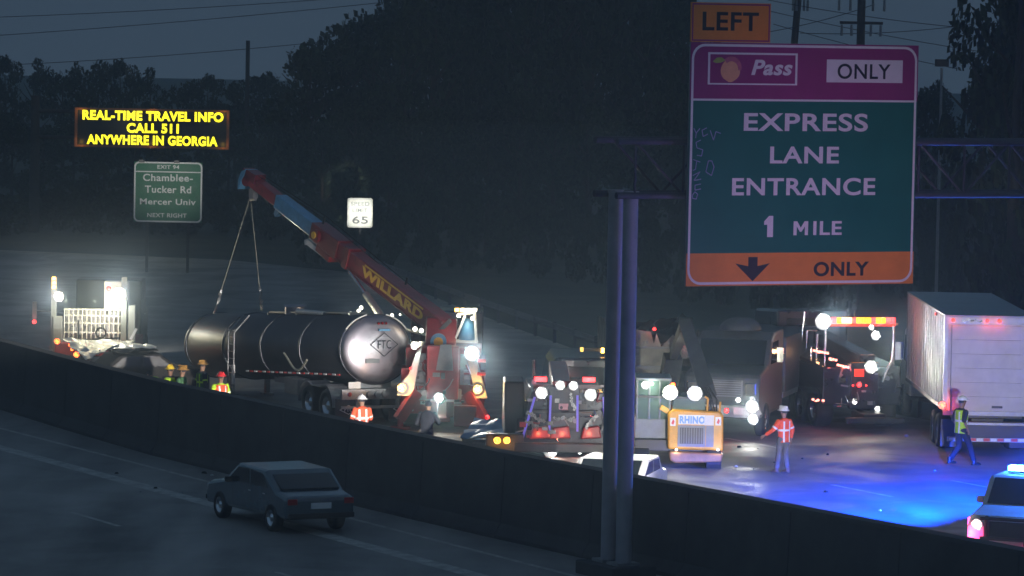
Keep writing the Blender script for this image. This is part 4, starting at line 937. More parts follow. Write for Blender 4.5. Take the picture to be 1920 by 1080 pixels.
def crumpled(name, pts, thick, m, parent, n=10, seed=1, amp=.08):
    """sheet over a quad of four corners, crumpled, with thickness"""
    R = random.Random(seed); A, B, C, D = [Vector(p) for p in pts]; g = []
    for i in range(n + 1):
        for j in range(n + 1):
            u, v = i / n, j / n; p = (A * (1 - u) + B * u) * (1 - v) + (D * (1 - u) + C * u) * v
            g.append(p + Vector((R.uniform(-1, 1), R.uniform(-1, 1), R.uniform(-1, 1))) * amp)
    mb = MB(); mb.add(g, [(i * (n + 1) + j, (i + 1) * (n + 1) + j, (i + 1) * (n + 1) + j + 1, i * (n + 1) + j + 1) for i in range(n) for j in range(n)])
    o = mb.build(name, m, parent); s_ = o.modifiers.new('thick', 'SOLIDIFY'); s_.thickness = thick; return o
def white_tarp():
    e = at(210, 690, 0); o = Vector((-12.2, 143.6, 0)); root = thing('crumpled_panel', o, 0, 'crumpled white sheet of bodywork lit up beside the far left tow truck', 'wreckage')
    L_ = lambda px, py, Y: atd(px, py, Y) - o
    crumpled('panel_sheet', [L_(118, 634, 144.5), L_(250, 640, 146.5), L_(205, 652, 142.5), L_(160, 674, 142.5)], .03, M['white'], root, 9, 4, .05)
    crumpled('torn_strip', [L_(235, 638, 146), L_(292, 650, 144.5), L_(290, 657, 143.6), L_(200, 655, 142.6)], .03, M['white'], root, 7, 9, .04)
    MB().beam(L_(245, 636, 145), L_(256, 616, 145), .05, .08).build('bent_bar', M['white'], root)
    MB().beam(L_(165, 690, 144), L_(165, 660, 144), .1, .1).build('support_beam', M['char'], root); MB().beam(L_(270, 690, 145), L_(262, 650, 145), .1, .1).build('support_beam', M['char'], root)
white_tarp()
def wreck_car():
    o = Vector((-11.6, 139.6, 0)); root = thing('burned_car', o, radians(-70), 'burned dark car wreck lying under the crumpled white sheet beside the tanker', 'wrecked car')
    b = MB(); prof = [(-2.2, .35), (-2.2, .85), (-1.9, 1.0), (-1.1, 1.08), (-.7, 1.45), (.6, 1.5), (1.15, 1.1), (2.0, .98), (2.2, .8), (2.2, .35)]
    b.px(prof, -.85, .85); b.build('body', M['char'], root, .08)
    g = MB()
    for s_ in (-1, 1): g.px([(-.9, 1.1), (-.6, 1.38), (-.05, 1.42), (-.05, 1.1)], s_ * .83, s_ * .87).cut(); g.px([(.05, 1.1), (.05, 1.42), (.55, 1.42), (.95, 1.1)], s_ * .83, s_ * .87).cut()
    buildn(g, 'window_opening', M['black'], root)
    for s_ in (-1, 1):
        for y in (-1.4, 1.35): wheel(root, s_ * .78, y, .31, .2, s_, rim='char')
    crumpled('buckled_roof', [(-.8, -.6, 1.5), (.8, -.7, 1.52), (.75, .6, 1.56), (-.8, .65, 1.5)], .03, M['char'], root, 6, 3, .07)
    for p in ((.6, -2.22, .7), (.35, -2.22, .72)): MB().box(p, (.1, .03, .06)).build('lamp_shard', M['chrome'], root)
wreck_car()
def bluecar_left():
    o = at(930, 800, .5); root = thing('crushed_panel', (o.x - .1, 127.5, 0), 0, 'pale blue crushed body panel on the road left of the yellow-lit trailer corner', 'wreckage')
    crumpled('panel_sheet', [(-.9, -.6, .25), (.7, -.6, .2), (.75, .7, .62), (-.5, .7, .68)], .04, M['blue'], root, 6, 5, .04)
    crumpled('lower_sheet', [(-.8, -.8, .03), (.75, -.8, .03), (.7, -.5, .3), (-.85, -.5, .26)], .03, M['palecab'], root, 5, 8, .03)
bluecar_left()

# ================================================================== DARK WRECKER, SEEN FROM BEHIND (centre)
def wrecker():
    b0 = at(1055, 857, 0); R = Vector((b0.x, b0.y, 0)); root = thing('heavy_wrecker', R, radians(2), 'dark heavy wrecker from behind with red strobes and violet-lit edge rails', 'tow truck')
    RI = Matrix.Rotation(-radians(2), 3, 'Z'); L_ = lambda px, py, Y=None: RI @ (atd(px, py, Y or R.y + .1) - R)
    Yr = R.y + .1
    b = MB(); tl, tr = L_(998, 735), L_(1134, 738); bl, br = L_(972, 838), L_(1140, 842)
    b.prism([(tl.x, tl.z), (tr.x, tr.z), (br.x, br.z), (bl.x, bl.z)], lambda p, d: (p[0], d, p[1]), .35, 4.8); b.build('body', M['navy'], root, .04)
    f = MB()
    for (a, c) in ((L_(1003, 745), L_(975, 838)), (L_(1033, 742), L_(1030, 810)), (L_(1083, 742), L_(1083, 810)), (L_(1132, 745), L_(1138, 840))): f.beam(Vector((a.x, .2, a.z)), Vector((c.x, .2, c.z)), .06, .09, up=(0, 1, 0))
    f.build('edge_rail', emis('violet_lit_rail', (.16, .12, .75), .55), root)  # violet light falling on the rails is put in as emission
    mid = MB(); xl, xr = L_(1028, 740).x, L_(1088, 740).x
    mid.b2((xl, .24, .75), (xr, .349, 1.9)); mid.b2((xl - .5, .22, 1.2), (xr + .5, .30, 1.28)); mid.build('centre_column', M['black'], root, .02)
    mp = MB(); 
    for px in (1012, 1050, 1108): q = L_(px, 812); mp.prism([(q.x - .28, q.z - .18), (q.x + .3, q.z - .14), (q.x + .24, q.z + .2), (q.x - .2, q.z + .14)], lambda p, d: (p[0], d, p[1]), .1, .33)
    mp.build('lower_panel', M['darkred'], root, .04)
    pl = L_(1057, 763); MB().b2((pl.x - .13, .19, pl.z - .08), (pl.x + .13, .235, pl.z + .08)).build('licence_plate', mat('pinkish_plate', (.6, .35, .4), .5), root)
    ch = MB(); Rr = random.Random(7)
    for (a, c, n_) in ((L_(990, 772), L_(1022, 792), 16), (L_(1118, 780), L_(1098, 802), 14), (L_(1070, 742), L_(1078, 770), 10), (L_(1040, 783), L_(1076, 786), 14), (L_(988, 790), L_(1010, 805), 10)):
        for k in range(n_): p = a.lerp(c, k / n_); ch.box((p.x + Rr.uniform(-.03, .03), .12, p.z + Rr.uniform(-.05, .05)), (.06, .04, .08), ry=Rr.uniform(-1, 1))
        ch.cut()
    buildn(ch, 'hanging_chain', M['chrome'], root)
    bm_ = MB(); a = L_(1040, 735); bm_.beam((a.x + .2, .3, 1.9), (a.x + .25, 4.2, 2.15), .5, .35); bm_.build('boom', M['darkred'], root, .03)
    for px, py, em, w_, c in ((1014, 712, ER, 10, (1, .05, .08)), (1105, 713, ER, 10, (1, .05, .08))):
        q = L_(px, py); box_lamp(root, (q.x, .3, q.z), (.34, .14, .12), em, 'red_strobe', w_, c)
    for px, py, r, w_ in ((1015, 736, .13, 70), (1050, 722, .10, 40), (1075, 723, .10, 40), (1107, 740, .13, 70), (1032, 846, .14, 80), (1087, 847, .06, 10)):
        q = L_(px, py); lamp(root, (q.x, .02, q.z), r, emis('flood', (1, 1, .95), 5), w_, (1, 1, .9), d=(0, -1, .0), spot=120)
    tb = MB(); q = L_(1050, 726); tb.beam((L_(1000, 726).x, .35, q.z), (L_(1130, 726).x, .35, q.z), .1, .1); tb.build('lamp_bar', M['black'], root)
    clutter(root, -1.1, 1.1, .7, 2.0, .28, 31, 30, ('chrome', 'grey', 'black', 'darkred', 'darkred')); clutter(root, -1.2, 1.2, .5, .9, .12, 32, 10, ('black', 'darkred', 'chrome'))
    # glow inside the red-lit body
    for px in (1010, 1055, 1105): light(root, L_(px, 815) + Vector((0, -.3, 0)), 9, (1, .18, .08), .05)
    bp = MB(); q = L_(1055, 845); bp.b2((-1.35, -.05, .12), (1.35, .2, .38)); bp.build('rear_bumper', M['black'], root, .03)
    # cab beyond with sleeper
    c = MB(); z1 = L_(1070, 664, Yr + 6.5).z; x0, x1 = L_(1030, 700, Yr + 6).x, L_(1150, 700, Yr + 6).x
    c.py([(x0 - .15, .8), (x1 + .1, .8), (x1 + .1, z1 - .2), (x1 - .1, z1), (x0 + .15, z1), (x0, z1 - .25), (x0 - .12, z1 - .9)], 5.2, 9.0); cab = c.build('cab', M['navy'], root, .08)
    MB().py([(x0 + .2, z1 - .85), (x1 - .2, z1 - .85), (x1 - .25, z1 - .25), (x0 + .3, z1 - .25)], 5.16, 5.195).build('rear_window', M['glass'], cab)
    ex = MB(); e = L_(1001, 680, Yr + 5); ex.cyl((e.x, 4.9, 1.0), (e.x, 4.9, e.z + .1), .05, n=10); ex.build('aerial', M['chrome'], root)
    bc = MB(); e = L_(1110, 655, Yr + 6); bc.b2((e.x - .28, 5.9, e.z - .05), (e.x + .28, 6.1, e.z + .05)); bb = bc.build('beacon_bar', M['wood'], cab, .02)
    box_lamp(bb, (e.x + .3, 5.95, e.z - .02), (.09, .12, .14), EA, 'amber_beacon', 3, (1, .6, .1)); box_lamp(bb, (e.x - .3, 5.95, e.z - .0), (.09, .12, .12), emis('dim_amber', (1, .6, .1), 2), 'amber_beacon')
    for s_ in (-1, 1):
        for y in (1.2, 2.5): wheel(root, s_ * 1.02, y, .5, .5, s_)
        wheel(root, s_ * 1.05, 8.2, .5, .3, s_)
    fd = L_(966, 740, Yr + .6); fl = MB(); fl.px([(.9, .5), (1.3, 1.95), (2.6, 2.0), (3.2, .5)], fd.x - .28, fd.x + .28); fl.build('tall_side_box', M['black'], root, .06)
    # yellow marker lamps on a low arm at the left
    ar = MB(); q0, q1 = L_(925, 828), L_(975, 828); ar.b2((q0.x - .2, .1, .12), (q1.x + .1, .5, .6)); ar.build('wheel_lift', M['black'], root, .03)
    for px, py in ((932, 825), (950, 825)): q = L_(px, py); lamp(root, (q.x, .05, q.z), .09, emis('amber_orange', (1, .35, .02), 9), 6, (1, .4, .05), 'amber_lamp')
wrecker()

# ================================================================== YELLOW EXCAVATOR
def excavator():
    b0 = at(1300, 878, 0); R = Vector((b0.x, b0.y, 0)); root = thing('yellow_excavator', R, 0, 'yellow compact excavator seen from behind with radiator grille and bright work lights', 'excavator')
    L_ = lambda px, py, Y=None: atd(px, py, Y or R.y) - R
    q = lambda px, py: (L_(px, py).x, L_(px, py).z)
    poly = [q(1254, 838), q(1250, 780), q(1258, 775), q(1345, 770), q(1357, 782), q(1357, 845), q(1330, 848), q(1270, 842)]
    poly = [q(1252, 842), q(1252, 775), q(1262, 768), q(1348, 772), q(1357, 780), q(1356, 846)]
    body = MB().prism(poly, lambda p, d: (p[0], d, p[1]), .0, 1.5).build('engine_cover', M['yellow'], root, .05)
    gx0, gz1 = q(1271, 797); gx1, gz0 = q(1322, 838); g = MB(); g.b2((gx0, -.03, gz0), (gx1, -.004, gz1)); gr = g.build('radiator_frame', M['grey'], body)
    MB().b2((gx0 + .06, -.045, gz0 + .08), (gx1 - .06, -.031, gz1 - .06)).build('grille', M['black'], gr)
    sl = MB()
    for k in range(9): x = gx0 + .1 + k * (gx1 - gx0 - .2) / 8; sl.b2((x - .007, -.055, gz0 + .09), (x + .007, -.046, gz1 - .07))
    sl.build('grille_bars', M['grey'], gr)
    x0, z0_ = q(1323, 838); x1, z1_ = q(1339, 779); MB().b2((x0, -.012, z0_), (x1, -.001, z1_ - .28)).build('side_panel', M['grey'], body); MB().b2((x0 - .05, -.012, z1_ - .27), (x1, -.001, z1_)).build('white_panel', M['white'], body)
    a, b = q(1274, 794), q(1322, 782); text('lettering', 'RHINO', a[0], b[0], a[1] - .0, b[1] + .02, -.002, M['text_blue'], body, .05)
    MB().b2((a[0] - .03, -.0015, a[1] - .02), (b[0] + .02, -.0005, b[1] + .05)).build('name_plate', M['tape'], body)
    for c_, w_ in ((q(1262, 791), .07), (q(1347, 790), .07)):
        p = MB().b2((c_[0] - .08, -.01, c_[1] - .11), (c_[0] + .07, -.001, c_[1] + .11)).build('warning_plate', M['swhite'], body)
        MB().py([(c_[0] - .05, c_[1] - .04), (c_[0], c_[1] + .08), (c_[0] + .04, c_[1] + .01), (c_[0] + .01, c_[1] - .08)], -.016, -.011).build('warning_mark', M['redtape'], p)
    cw = MB(); cw.prism([q(1254, 846), q(1356, 850), q(1352, 866), q(1266, 868), q(1255, 862)], lambda p, d: (p[0], d, p[1]), -.12, 1.3); cw.build('counterweight', mat('worn_orange_steel', (.42, .19, .06), .5, 0, .4, 4), root, .05)
    for px in (1268, 1346): c_ = q(px, 843); lamp(root, (c_[0], -.05, c_[1]), .035, EWs, 1)
    # cover roof, glass, handles
    wd = MB(); wd.prism([q(1262, 770), q(1325, 772), q(1320, 745), q(1264, 742)], lambda p, d: (p[0], d, p[1]), .25, 1.2); wd.build('rear_glass', mat('tinted_glass', (.10, .16, .14), .1, 0, .1, coat=.5), root, .03)
    hn = MB(); c_ = q(1330, 765); hn.tube([Vector((q(1326, 772)[0], .1, q(1326, 772)[1])), Vector((q(1328, 748)[0], .1, q(1328, 748)[1])), Vector((q(1322, 744)[0], .1, q(1322, 744)[1]))], .03)
    hn.tube([Vector((q(1349, 775)[0], .1, q(1349, 775)[1])), Vector((q(1351, 754)[0], .1, q(1351, 754)[1]))], .03); hn.build('grab_rail', M['yellow'], root)
    hz = MB(); Rr = random.Random(2)
    for k in range(5):
        s_ = Rr.uniform(-.05, .05); hz.tube([Vector((q(1328 + k * 4, 772)[0], .2, q(1328, 772)[1])), Vector((q(1326 + k * 4, 752)[0] + s_, .2, q(1326, 750)[1])), Vector((q(1318 + k * 3, 725)[0], .5, q(1318, 728)[1]))], .022)
    hz.build('hydraulic_hose', M['rubber'], root)
    yb = MB(); yb.box((q(1246, 768)[0], .1, q(1246, 768)[1]), (.24, .1, .14), ry=radians(30)); yb.build('tool_box', M['yellow'], root, .01)
    # cab on the left
    cx0, cx1 = q(1194, 800)[0], q(1256, 800)[0]; ct = q(1220, 716)[1]; cb = MB()
    for x in (cx0, cx0 + .33, cx0 + .62, cx1): cb.b2((x - .03, .35, 1.25), (x + .03, .43, ct))
    cb.b2((cx0 - .04, .3, ct), (cx1 + .04, 1.9, ct + .08)); cb.b2((cx0 - .04, .34, .75), (cx1 + .04, 1.9, 1.28)); cb.b2((cx0 - .03, 1.8, 1.2), (cx0 + .03, 1.88, ct)); cb.b2((cx1 - .03, 1.8, 1.2), (cx1 + .03, 1.88, ct)); cab = cb.build('cab', M['grey'], root, .02)
    MB().b2((cx0 + .03, .38, 1.28), (cx1 - .03, .40, ct)).build('cab_window', mat('tinted_glass', (.1, .16, .14), .1), cab)
    st = MB().b2((cx0 + .15, .6, 1.2), (cx0 + .5, .75, 1.75)).build('seat', M['boxwhite'], cab, .03)
    light(root, (cx0 + .3, 2.1, ct + .1), 420, (1, .97, .75), .08, 120, (0, 1, .05))  # unseen forward light added to brighten the burned trailer
    light(root, (cx0 + .4, .15, ct - .1), 9, (.85, 1, .75), .05)
    dk = MB(); dk.b2((cx0 - .05, .2, .42), (q(1354, 850)[0], 2.2, .75)); dk.build('turntable', M['black'], root, .03)
    for x in (cx0 + .15, q(1338, 860)[0]): 
        t = MB(); t.px([(-.1, .12), (-.02, .0), (2.5, .0), (2.65, .15), (2.65, .35), (2.5, .5), (.0, .5), (-.1, .4)], x - .2, x + .2); t.build('track', M['rubber'], root, .02)
    # boom and stick
    A, B, C = L_(1327, 735, R.y + .9), L_(1286, 608, R.y + 2.6), L_(1262, 668, R.y + 6.2)
    bo = MB().beam(A, B, .44, .6, up=(0, 1, 0), w1=.36, h1=.46); bo.cyl(B - Vector((.18, 0, 0)), B + Vector((.18, 0, 0)), .19, n=16); bo = bo.build('boom', M['char'] if 0 else mat('sooty_boom', (.05, .055, .055), .5, .2, .4, 4), root, .03)
    MB().cyl(A.lerp(B, .12) - Vector((.1, .25, 0)), A.lerp(B, .68) - Vector((.02, .22, 0)), .06, n=12).build('boom_cylinder', M['chrome'], bo)
    MB().beam(A.lerp(B, .5) - Vector((.14, .2, 0)), A.lerp(B, .92) - Vector((.1, .18, 0)), .05, .05, up=(0, 1, 0)).build('hose_run', M['galv'], bo)
    MB().beam(B, C, .3, .36, w1=.2, h1=.24).build('stick', M['char'], root, .02); MB().beam(C, C + Vector((-.1, .5, -.9)), .5, .4, w1=.6, h1=.1).build('bucket', M['char'], root, .02)
    for px, py, r, w_, sp in ((1257, 736, .16, 90, 150), (1303, 738, .16, 90, 150), (1210, 722, .09, 25, 150), (1247, 741, .06, 8, None)):
        c_ = q(px, py); lamp(root, (c_[0], .0, c_[1]), r, emis('flood', (1, 1, .95), 5), w_, (.95, 1, .8), d=(0, -1, -.05), spot=sp and 120)
    c_ = q(1262, 722); lamp(root, (c_[0], .1, c_[1]), .06, emis('red_orange', (1, .12, .02), 9), 4, (1, .2, .05), 'beacon')
    lb = MB(); a, b = q(1196, 744), q(1325, 748); lb.beam((a[0], .15, a[1]), (b[0], .15, b[1]), .06, .06); lb.build('lamp_bar', M['black'], root)
excavator()
def white_car():
    o = at(1222, 905, .0); R = Vector((atd(1222, 880, 115).x - .95, 112.4, 0)); root = thing('white_car', R, radians(180 - 12), 'low white car behind the wall before the excavator, one blazing lamp on its bonnet', 'car'); root.scale = (1, 1, .85)
    b = MB(); b.px([(-2.3, .35), (-2.3, .9), (-1.6, 1.0), (-1.1, 1.42), (.5, 1.46), (1.2, 1.02), (2.15, .88), (2.3, .6), (2.3, .3)], -.88, .88); bd = b.build('body', M['white'], root, .09)
    MB().px([(.48, 1.40), (.56, 1.43), (1.2, 1.05), (1.14, 1.01)], -.74, .74).build('windscreen', M['glass'], bd)
    g = MB()
    for s_ in (-1, 1): g.px([(-1.2, 1.02), (-.95, 1.34), (-.25, 1.38), (-.25, 1.02)], s_ * .865, s_ * .888).cut(); g.px([(-.18, 1.02), (-.18, 1.38), (.4, 1.38), (.95, 1.02)], s_ * .865, s_ * .888).cut()
    buildn(g, 'side_window', M['glass'], bd)
    for s_ in (-1, 1):
        for y in (-1.45, 1.45): wheel(root, s_ * .8, y, .33, .22, s_)
    lamp(root, (-.55, 1.75, 1.12), .13, emis('flood', (1, 1, .95), 5), 60, (1, 1, .9), 'spot_lamp', d=(0, 1, .0), spot=120); lamp(root, (-.62, 2.33, .84), .09, EWs, 0, name='headlight', d=(0, 1, 0)); lamp(root, (.62, 2.33, .84), .09, EWs, 0, name='headlight', d=(0, 1, 0))
    MB().b2((-.45, 2.29, .5), (.45, 2.33, .72)).build('grille', M['black'], root); MB().b2((-.25, 2.34, .36), (.25, 2.35, .48)).build('licence_plate', M['tape'], root)
    box_lamp(root, (-.8, 2.2, .45), (.12, .1, .08), ER, 'red_strobe', 3, (1, .04, .04), d=(0, 1, 0))
white_car()

# ================================================================== BURNED TRAILER AND PALE TRUCK BEHIND
def burnt():
    R = Vector((atd(1243, 790, 135).x, 135, 0)); root = thing('burned_trailer', R, radians(3), 'burned out pale trailer with ragged roof hole behind the excavator', 'wrecked trailer')
    L_ = lambda px, py, Y=135: atd(px, py, Y) - R
    q = lambda px, py: (L_(px, py).x, L_(px, py).z)
    # ragged rear wall
    poly = [q(1160, 790), q(1160, 612), q(1193, 618), q(1220, 622), q(1226, 645), q(1231, 625), q(1240, 650), q(1252, 638), q(1262, 628), q(1275, 640), q(1283, 622), q(1296, 632), q(1312, 640), q(1315, 790)]
    w = MB().prism(poly, lambda p, d: (p[0], d, p[1]), 0, .06).build('rear_wall', M['soot'], root)
    bd = MB(); a, b = q(1160, 648), q(1312, 652); bd.b2((a[0], -.05, b[1] - .06), (b[0], -.001, a[1])); a, b = q(1160, 684), q(1312, 688); bd.b2((a[0], -.07, b[1] - .12), (b[0], -.001, a[1])); bd.build('horizontal_rib', M['palecab'], w)
    s_ = MB(); x0, x1 = q(1160, 700)[0], q(1314, 700)[0]
    for x in (x0, x1): s_.px([(0.07, 1.0), (0.07, 2.6), (1.2, 2.75), (2.0, 2.3), (3.1, 2.85), (4.5, 2.4), (6.2, 2.7), (8.8, 2.6), (8.8, 1.0)], x - .03, x + .03)
    s_.build('side_wall', M['soot'], root); MB().b2((x0, .07, .95), (x1, 8.8, 1.05)).build('floor', M['char'], root)
    crumpled('collapsed_roof', [(x0 + .2, .1, 2.3), (x1 - .2, .1, 2.5), (x1 - .1, 5, 2.9), (x0 + .4, 4.5, 2.5)], .03, M['char'], root, 9, 12, .12)
    mk = MB()
    for px in (1207, 1213, 1255, 1263, 1268): a = q(px, 642); mk.b2((a[0] - .03, -.012, a[1] - .03), (a[0] + .03, -.001, a[1] + .05)).cut()
    buildn(mk, 'lamp_hole', M['black'], w)
    c_ = q(1227, 617); lamp(root, (c_[0], .0, c_[1]), .05, ER, 2, (1, .1, .03), 'red_marker')
    for s2 in (-1, 1):
        for y in (1.2, 2.4): wheel(root, s2 * .95, y, .5, .45, s2, rim='char')
burnt()
def pale_truck():
    R = Vector((atd(1352, 790, 131).x, 131, 0)); rz = radians(180 - 14); root = thing('pale_truck', R, rz, 'dusty pale truck facing the camera with dark windscreen between excavator and road worker', 'truck')
    RI = Matrix.Rotation(-rz, 3, 'Z')
    b = MB(); w_ = 1.12
    b.px([(0, .55), (0.05, 1.1), (0, 1.75), (-.12, 1.85), (-1.3, 2.05), (-1.75, 2.75), (-2.1, 2.95), (-3.6, 3.0), (-3.6, .6)], -w_, w_); bd = b.build('cab', M['palecab'], root, .09)
    MB().px([(-1.27, 2.08), (-1.22, 2.04), (-1.66, 2.72), (-1.72, 2.74)], -w_ + .14, w_ - .14).build('windscreen', M['glass'], bd)
    for s_ in (-1, 1): MB().px([(-1.6, 2.05), (-1.85, 2.68), (-2.7, 2.7), (-2.7, 2.05)], s_ * (w_ - .01), s_ * (w_ + .012)).build('side_window', M['glass'], bd)
    g = MB().b2((-.62, .01, 1.2), (.62, .07, 1.68)).build('grille', M['grey'], bd)
    sl = MB()
    for k in range(7): z = 1.24 + k * .065; sl.b2((-.58, .071, z), (.58, .085, z + .03))
    sl.build('grille_slats', M['palecab'], g)
    for s_ in (-1, 1):
        h = MB(); h.b2((s_ * .68, .01, 1.25), (s_ * 1.02, .08, 1.62)); h.build('headlamp_unit', M['chrome'], bd, .03)
    bp = MB().b2((-1.15, .0, .62), (1.15, .22, .95)).build('front_bumper', M['white'], root, .04)
    rf = MB().sph((0, -2.6, 2.98), (.62, .8, .36), 18, 6, 0).build('roof_fairing', M['palecab'], bd)
    MB().b2((-1.1, -9, .9), (1.1, -3.75, 1.05)).build('bed', M['grey'], root)
    bx = MB().b2((-1.15, -9, 1.06), (1.15, -3.8, 2.7)).build('cargo_box', M['palecab'], root, .03)
    for s_ in (-1, 1):
        m_ = MB(); m_.box((s_ * 1.42, -1.5, 2.35), (.18, .12, .42)); m_.cyl((s_ * 1.1, -1.6, 2.2), (s_ * 1.42, -1.5, 2.2), .02); m_.build('side_mirror', M['chrome'], root)
        wheel(root, s_ * 1.0, -1.0, .5, .3, s_); wheel(root, s_ * .95, -7.2, .5, .45, s_)
    # lit auxiliary lamps low at its left
    for px, py, r, e in ((1410, 762, .15, 70), (1412, 786, .12, 45), (1384, 750, .07, 8)):
        q = RI @ (atd(px, py, 130.2) - R); lamp(root, (q.x, q.y, q.z), r, emis('flood', (1, 1, .95), 5), e, (1, 1, .9), 'headlight', d=(0, 1, .05), spot=120)
    q = RI @ (atd(1362, 770, 130.3) - R); lamp(root, q, .07, ER, 3, (1, .04, .05), 'red_lamp', d=(0, 1, 0))
    a, b = RI @ (atd(1376, 770, 130.4) - R), RI @ (atd(1418, 772, 130.4) - R); c = RI @ (atd(1410, 745, 130.4) - R)
    m_ = MB(); m_.beam(a, b, .1, .2); m_.beam(c, c + Vector((-.25, .0, -.5)), .1, .1); m_.build('plough_bracket', M['white'], root)
pale_truck()

# ================================================================== NAVY TOW TRUCK, RIGHT
def tow_right():
    p = at(1622, 806, 0); R = Vector((p.x, p.y, 0)); rz = radians(14); root = thing('navy_tow_truck', R, rz, 'navy heavy tow truck with long amber and red light bar beside the box truck', 'tow truck')
    RI = Matrix.Rotation(-rz, 3, 'Z')
    def L_(px, py, d=0): # point of the rear plane, d metres forward
        n = Vector((sin(rz), -cos(rz), 0)); o = R - n * d; r_ = ray(px, py); t = (o - Vector((0, 0, CAMH))).dot(n) / r_.dot(n); return RI @ (Vector((0, 0, CAMH)) + r_ * t - R)
    b = MB(); b.b2((-1.22, .4, .7), (1.22, 5.0, 1.85)); b.px([(.4, 1.85), (5.0, 2.1), (5.0, 1.85)], -1.22, 1.22); b.b2((-.45, .1, .6), (.45, .4, 2.0)); b.build('body', M['navy'], root, .05)
    c = MB(); c.px([(5.3, .8), (8.9, .8), (9.3, 1.0), (9.25, 1.8), (8.0, 2.05), (7.6, 3.1), (5.3, 3.2)], -1.15, 1.15); cab = c.build('cab', M['navy'], root, .08)
    MB().b2((-.85, 5.24, 2.2), (.85, 5.29, 2.95)).build('rear_window', M['glass'], cab)
    for s_ in (-1, 1): MB().px([(6.0, 2.15), (6.0, 2.9), (7.3, 2.9), (7.7, 2.15)], s_ * 1.14, s_ * 1.162).build('side_window', M['glass'], cab)
    # portal frame for the light bar
    a, z_ = L_(1548, 602, 1.2), 0; b_ = L_(1676, 600, 1.2)
    pf = MB(); pf.cyl((a.x, 1.2, 1.8), (a.x, 1.2, a.z - .05), .05); pf.cyl((b_.x, 1.2, 1.8), (b_.x, 1.2, a.z - .05), .05); pf.b2((a.x - .1, 1.1, a.z - .12), (b_.x + .1, 1.3, a.z - .04)); pf.build('light_frame', M['chrome'], root)
    lbz = a.z + .03; n_ = 14
    for k in range(n_):
        x = a.x + (b_.x - a.x) * (k + .5) / n_; em, w_, cc = ((ER, 7, (1, .05, .04)) if k in (0, 1, 5, 9, 12, 13) else (emis('amber_lamp', (1, .5, .12), 10), 9, (1, .6, .2)) if k in (3, 4) else (emis('orange_lamp', (1, .28, .01), 5), 4, (1, .35, .05)))
        box_lamp(root, (x, 1.08, lbz), ((b_.x - a.x) / n_ * .86, .12, .17), em, 'light_bar_segment', w_ if k % 2 == 0 else 0, cc)
    bt = MB(); bt.b2((a.x, 1.05, lbz - .17), (b_.x, 1.2, lbz - .11)); bt.build('light_bar_base', emis('dim_red', (1, .05, .02), 1.2), root)
    for px, py, r, w_, e in ((1561, 607, .19, 110, 60), (1652, 618, .08, 15, 20), (1660, 633, .11, 30, 60), (1633, 688, .15, 70, 60), (1602, 753, .08, 8, 60), (1645, 767, .08, 8, 60)):
        q = L_(px, py); cc = (.9, .95, 1) if py < 640 else (1, 1, .8); lamp(root, (q.x, .0 if py > 640 else .9, q.z), r, emis('flood', (1, 1, .95), 5), w_, cc, d=(0, -1, .05), spot=120)
    q = L_(1612, 700); MB().b2((q.x - .14, .02, q.z - .1), (q.x + .14, .09, q.z + .12)).build('red_lamp', emis('dim_red', (1, .05, .02), 1.2), root)
    q = L_(1612, 722); lamp(root, (q.x, .04, q.z), .07, ER, 4, (1, .04, .05), 'tail_lamp')
    for px in (1600, 1625): q = L_(px, 723); lamp(root, (q.x, .04, q.z), .025, ER, 0, name='tail_lamp')
    clutter(root, -1.15, 1.1, .9, 1.9, .39, 41, 26, ('chrome', 'black', 'grey', 'navy')); clutter(root, -.4, .4, .7, 1.9, .08, 42, 10)
    # rows of small red and amber markers
    rows = (((1533, 659), (1558, 664), 6), ((1563, 674), (1574, 677), 3), ((1578, 686), (1606, 693), 7), ((1531, 751), (1550, 753), 3))
    for (a0, b0, n2) in rows:
        bar = None
        for k in range(n2):
            px = a0[0] + (b0[0] - a0[0]) * k / max(1, n2 - 1); py = a0[1] + (b0[1] - a0[1]) * k / max(1, n2 - 1); q = L_(px, py, .0)
            MB().sph((q.x, .3, q.z), .032, 8, 5).build('marker_light', emis('pink_red', (1, .25, .18), 6), root)
        qa, qb = L_(*a0), L_(*b0); MB().beam((qa.x - .05, .36, qa.z), (qb.x + .05, .36, qb.z), .04, .09).build('marker_strip', M['chrome'], root)
        light(root, ((qa.x + qb.x) / 2, .15, (qa.z + qb.z) / 2 - .08), 2.5, (1, .15, .1), .05)
    # exhaust stacks, mirror
    for px, z1 in ((1530, 626), (1519, 650)):
        q0, q1 = L_(px, 702, 2.5), L_(px + 2, z1, 2.5); s_ = MB().cyl((q0.x, 2.5, q0.z), (q1.x, 2.5, q1.z), .055, n=14).build('exhaust_stack', M['chrome'], root)
    q = L_(1526, 660, 2.3); light(root, (q.x - .0, 1.9, q.z), 8, (1, .5, .2), .05)  # bare amber light added onto the stacks, no fixture
    m_ = MB(); q0, q1, q2, q3 = L_(1513, 620, 3), L_(1533, 620, 3), L_(1512, 652, 3), L_(1502, 610, 3); m_.tube([Vector((q1.x, 3, q1.z)), Vector((q0.x, 3, q0.z)), Vector((q2.x, 3, q2.z))], .02); m_.tube([Vector((q3.x + .1, 3, q3.z + .4)), Vector((q3.x, 3, q3.z - .7))], .018); m_.build('mirror_frame', M['chrome'], root)
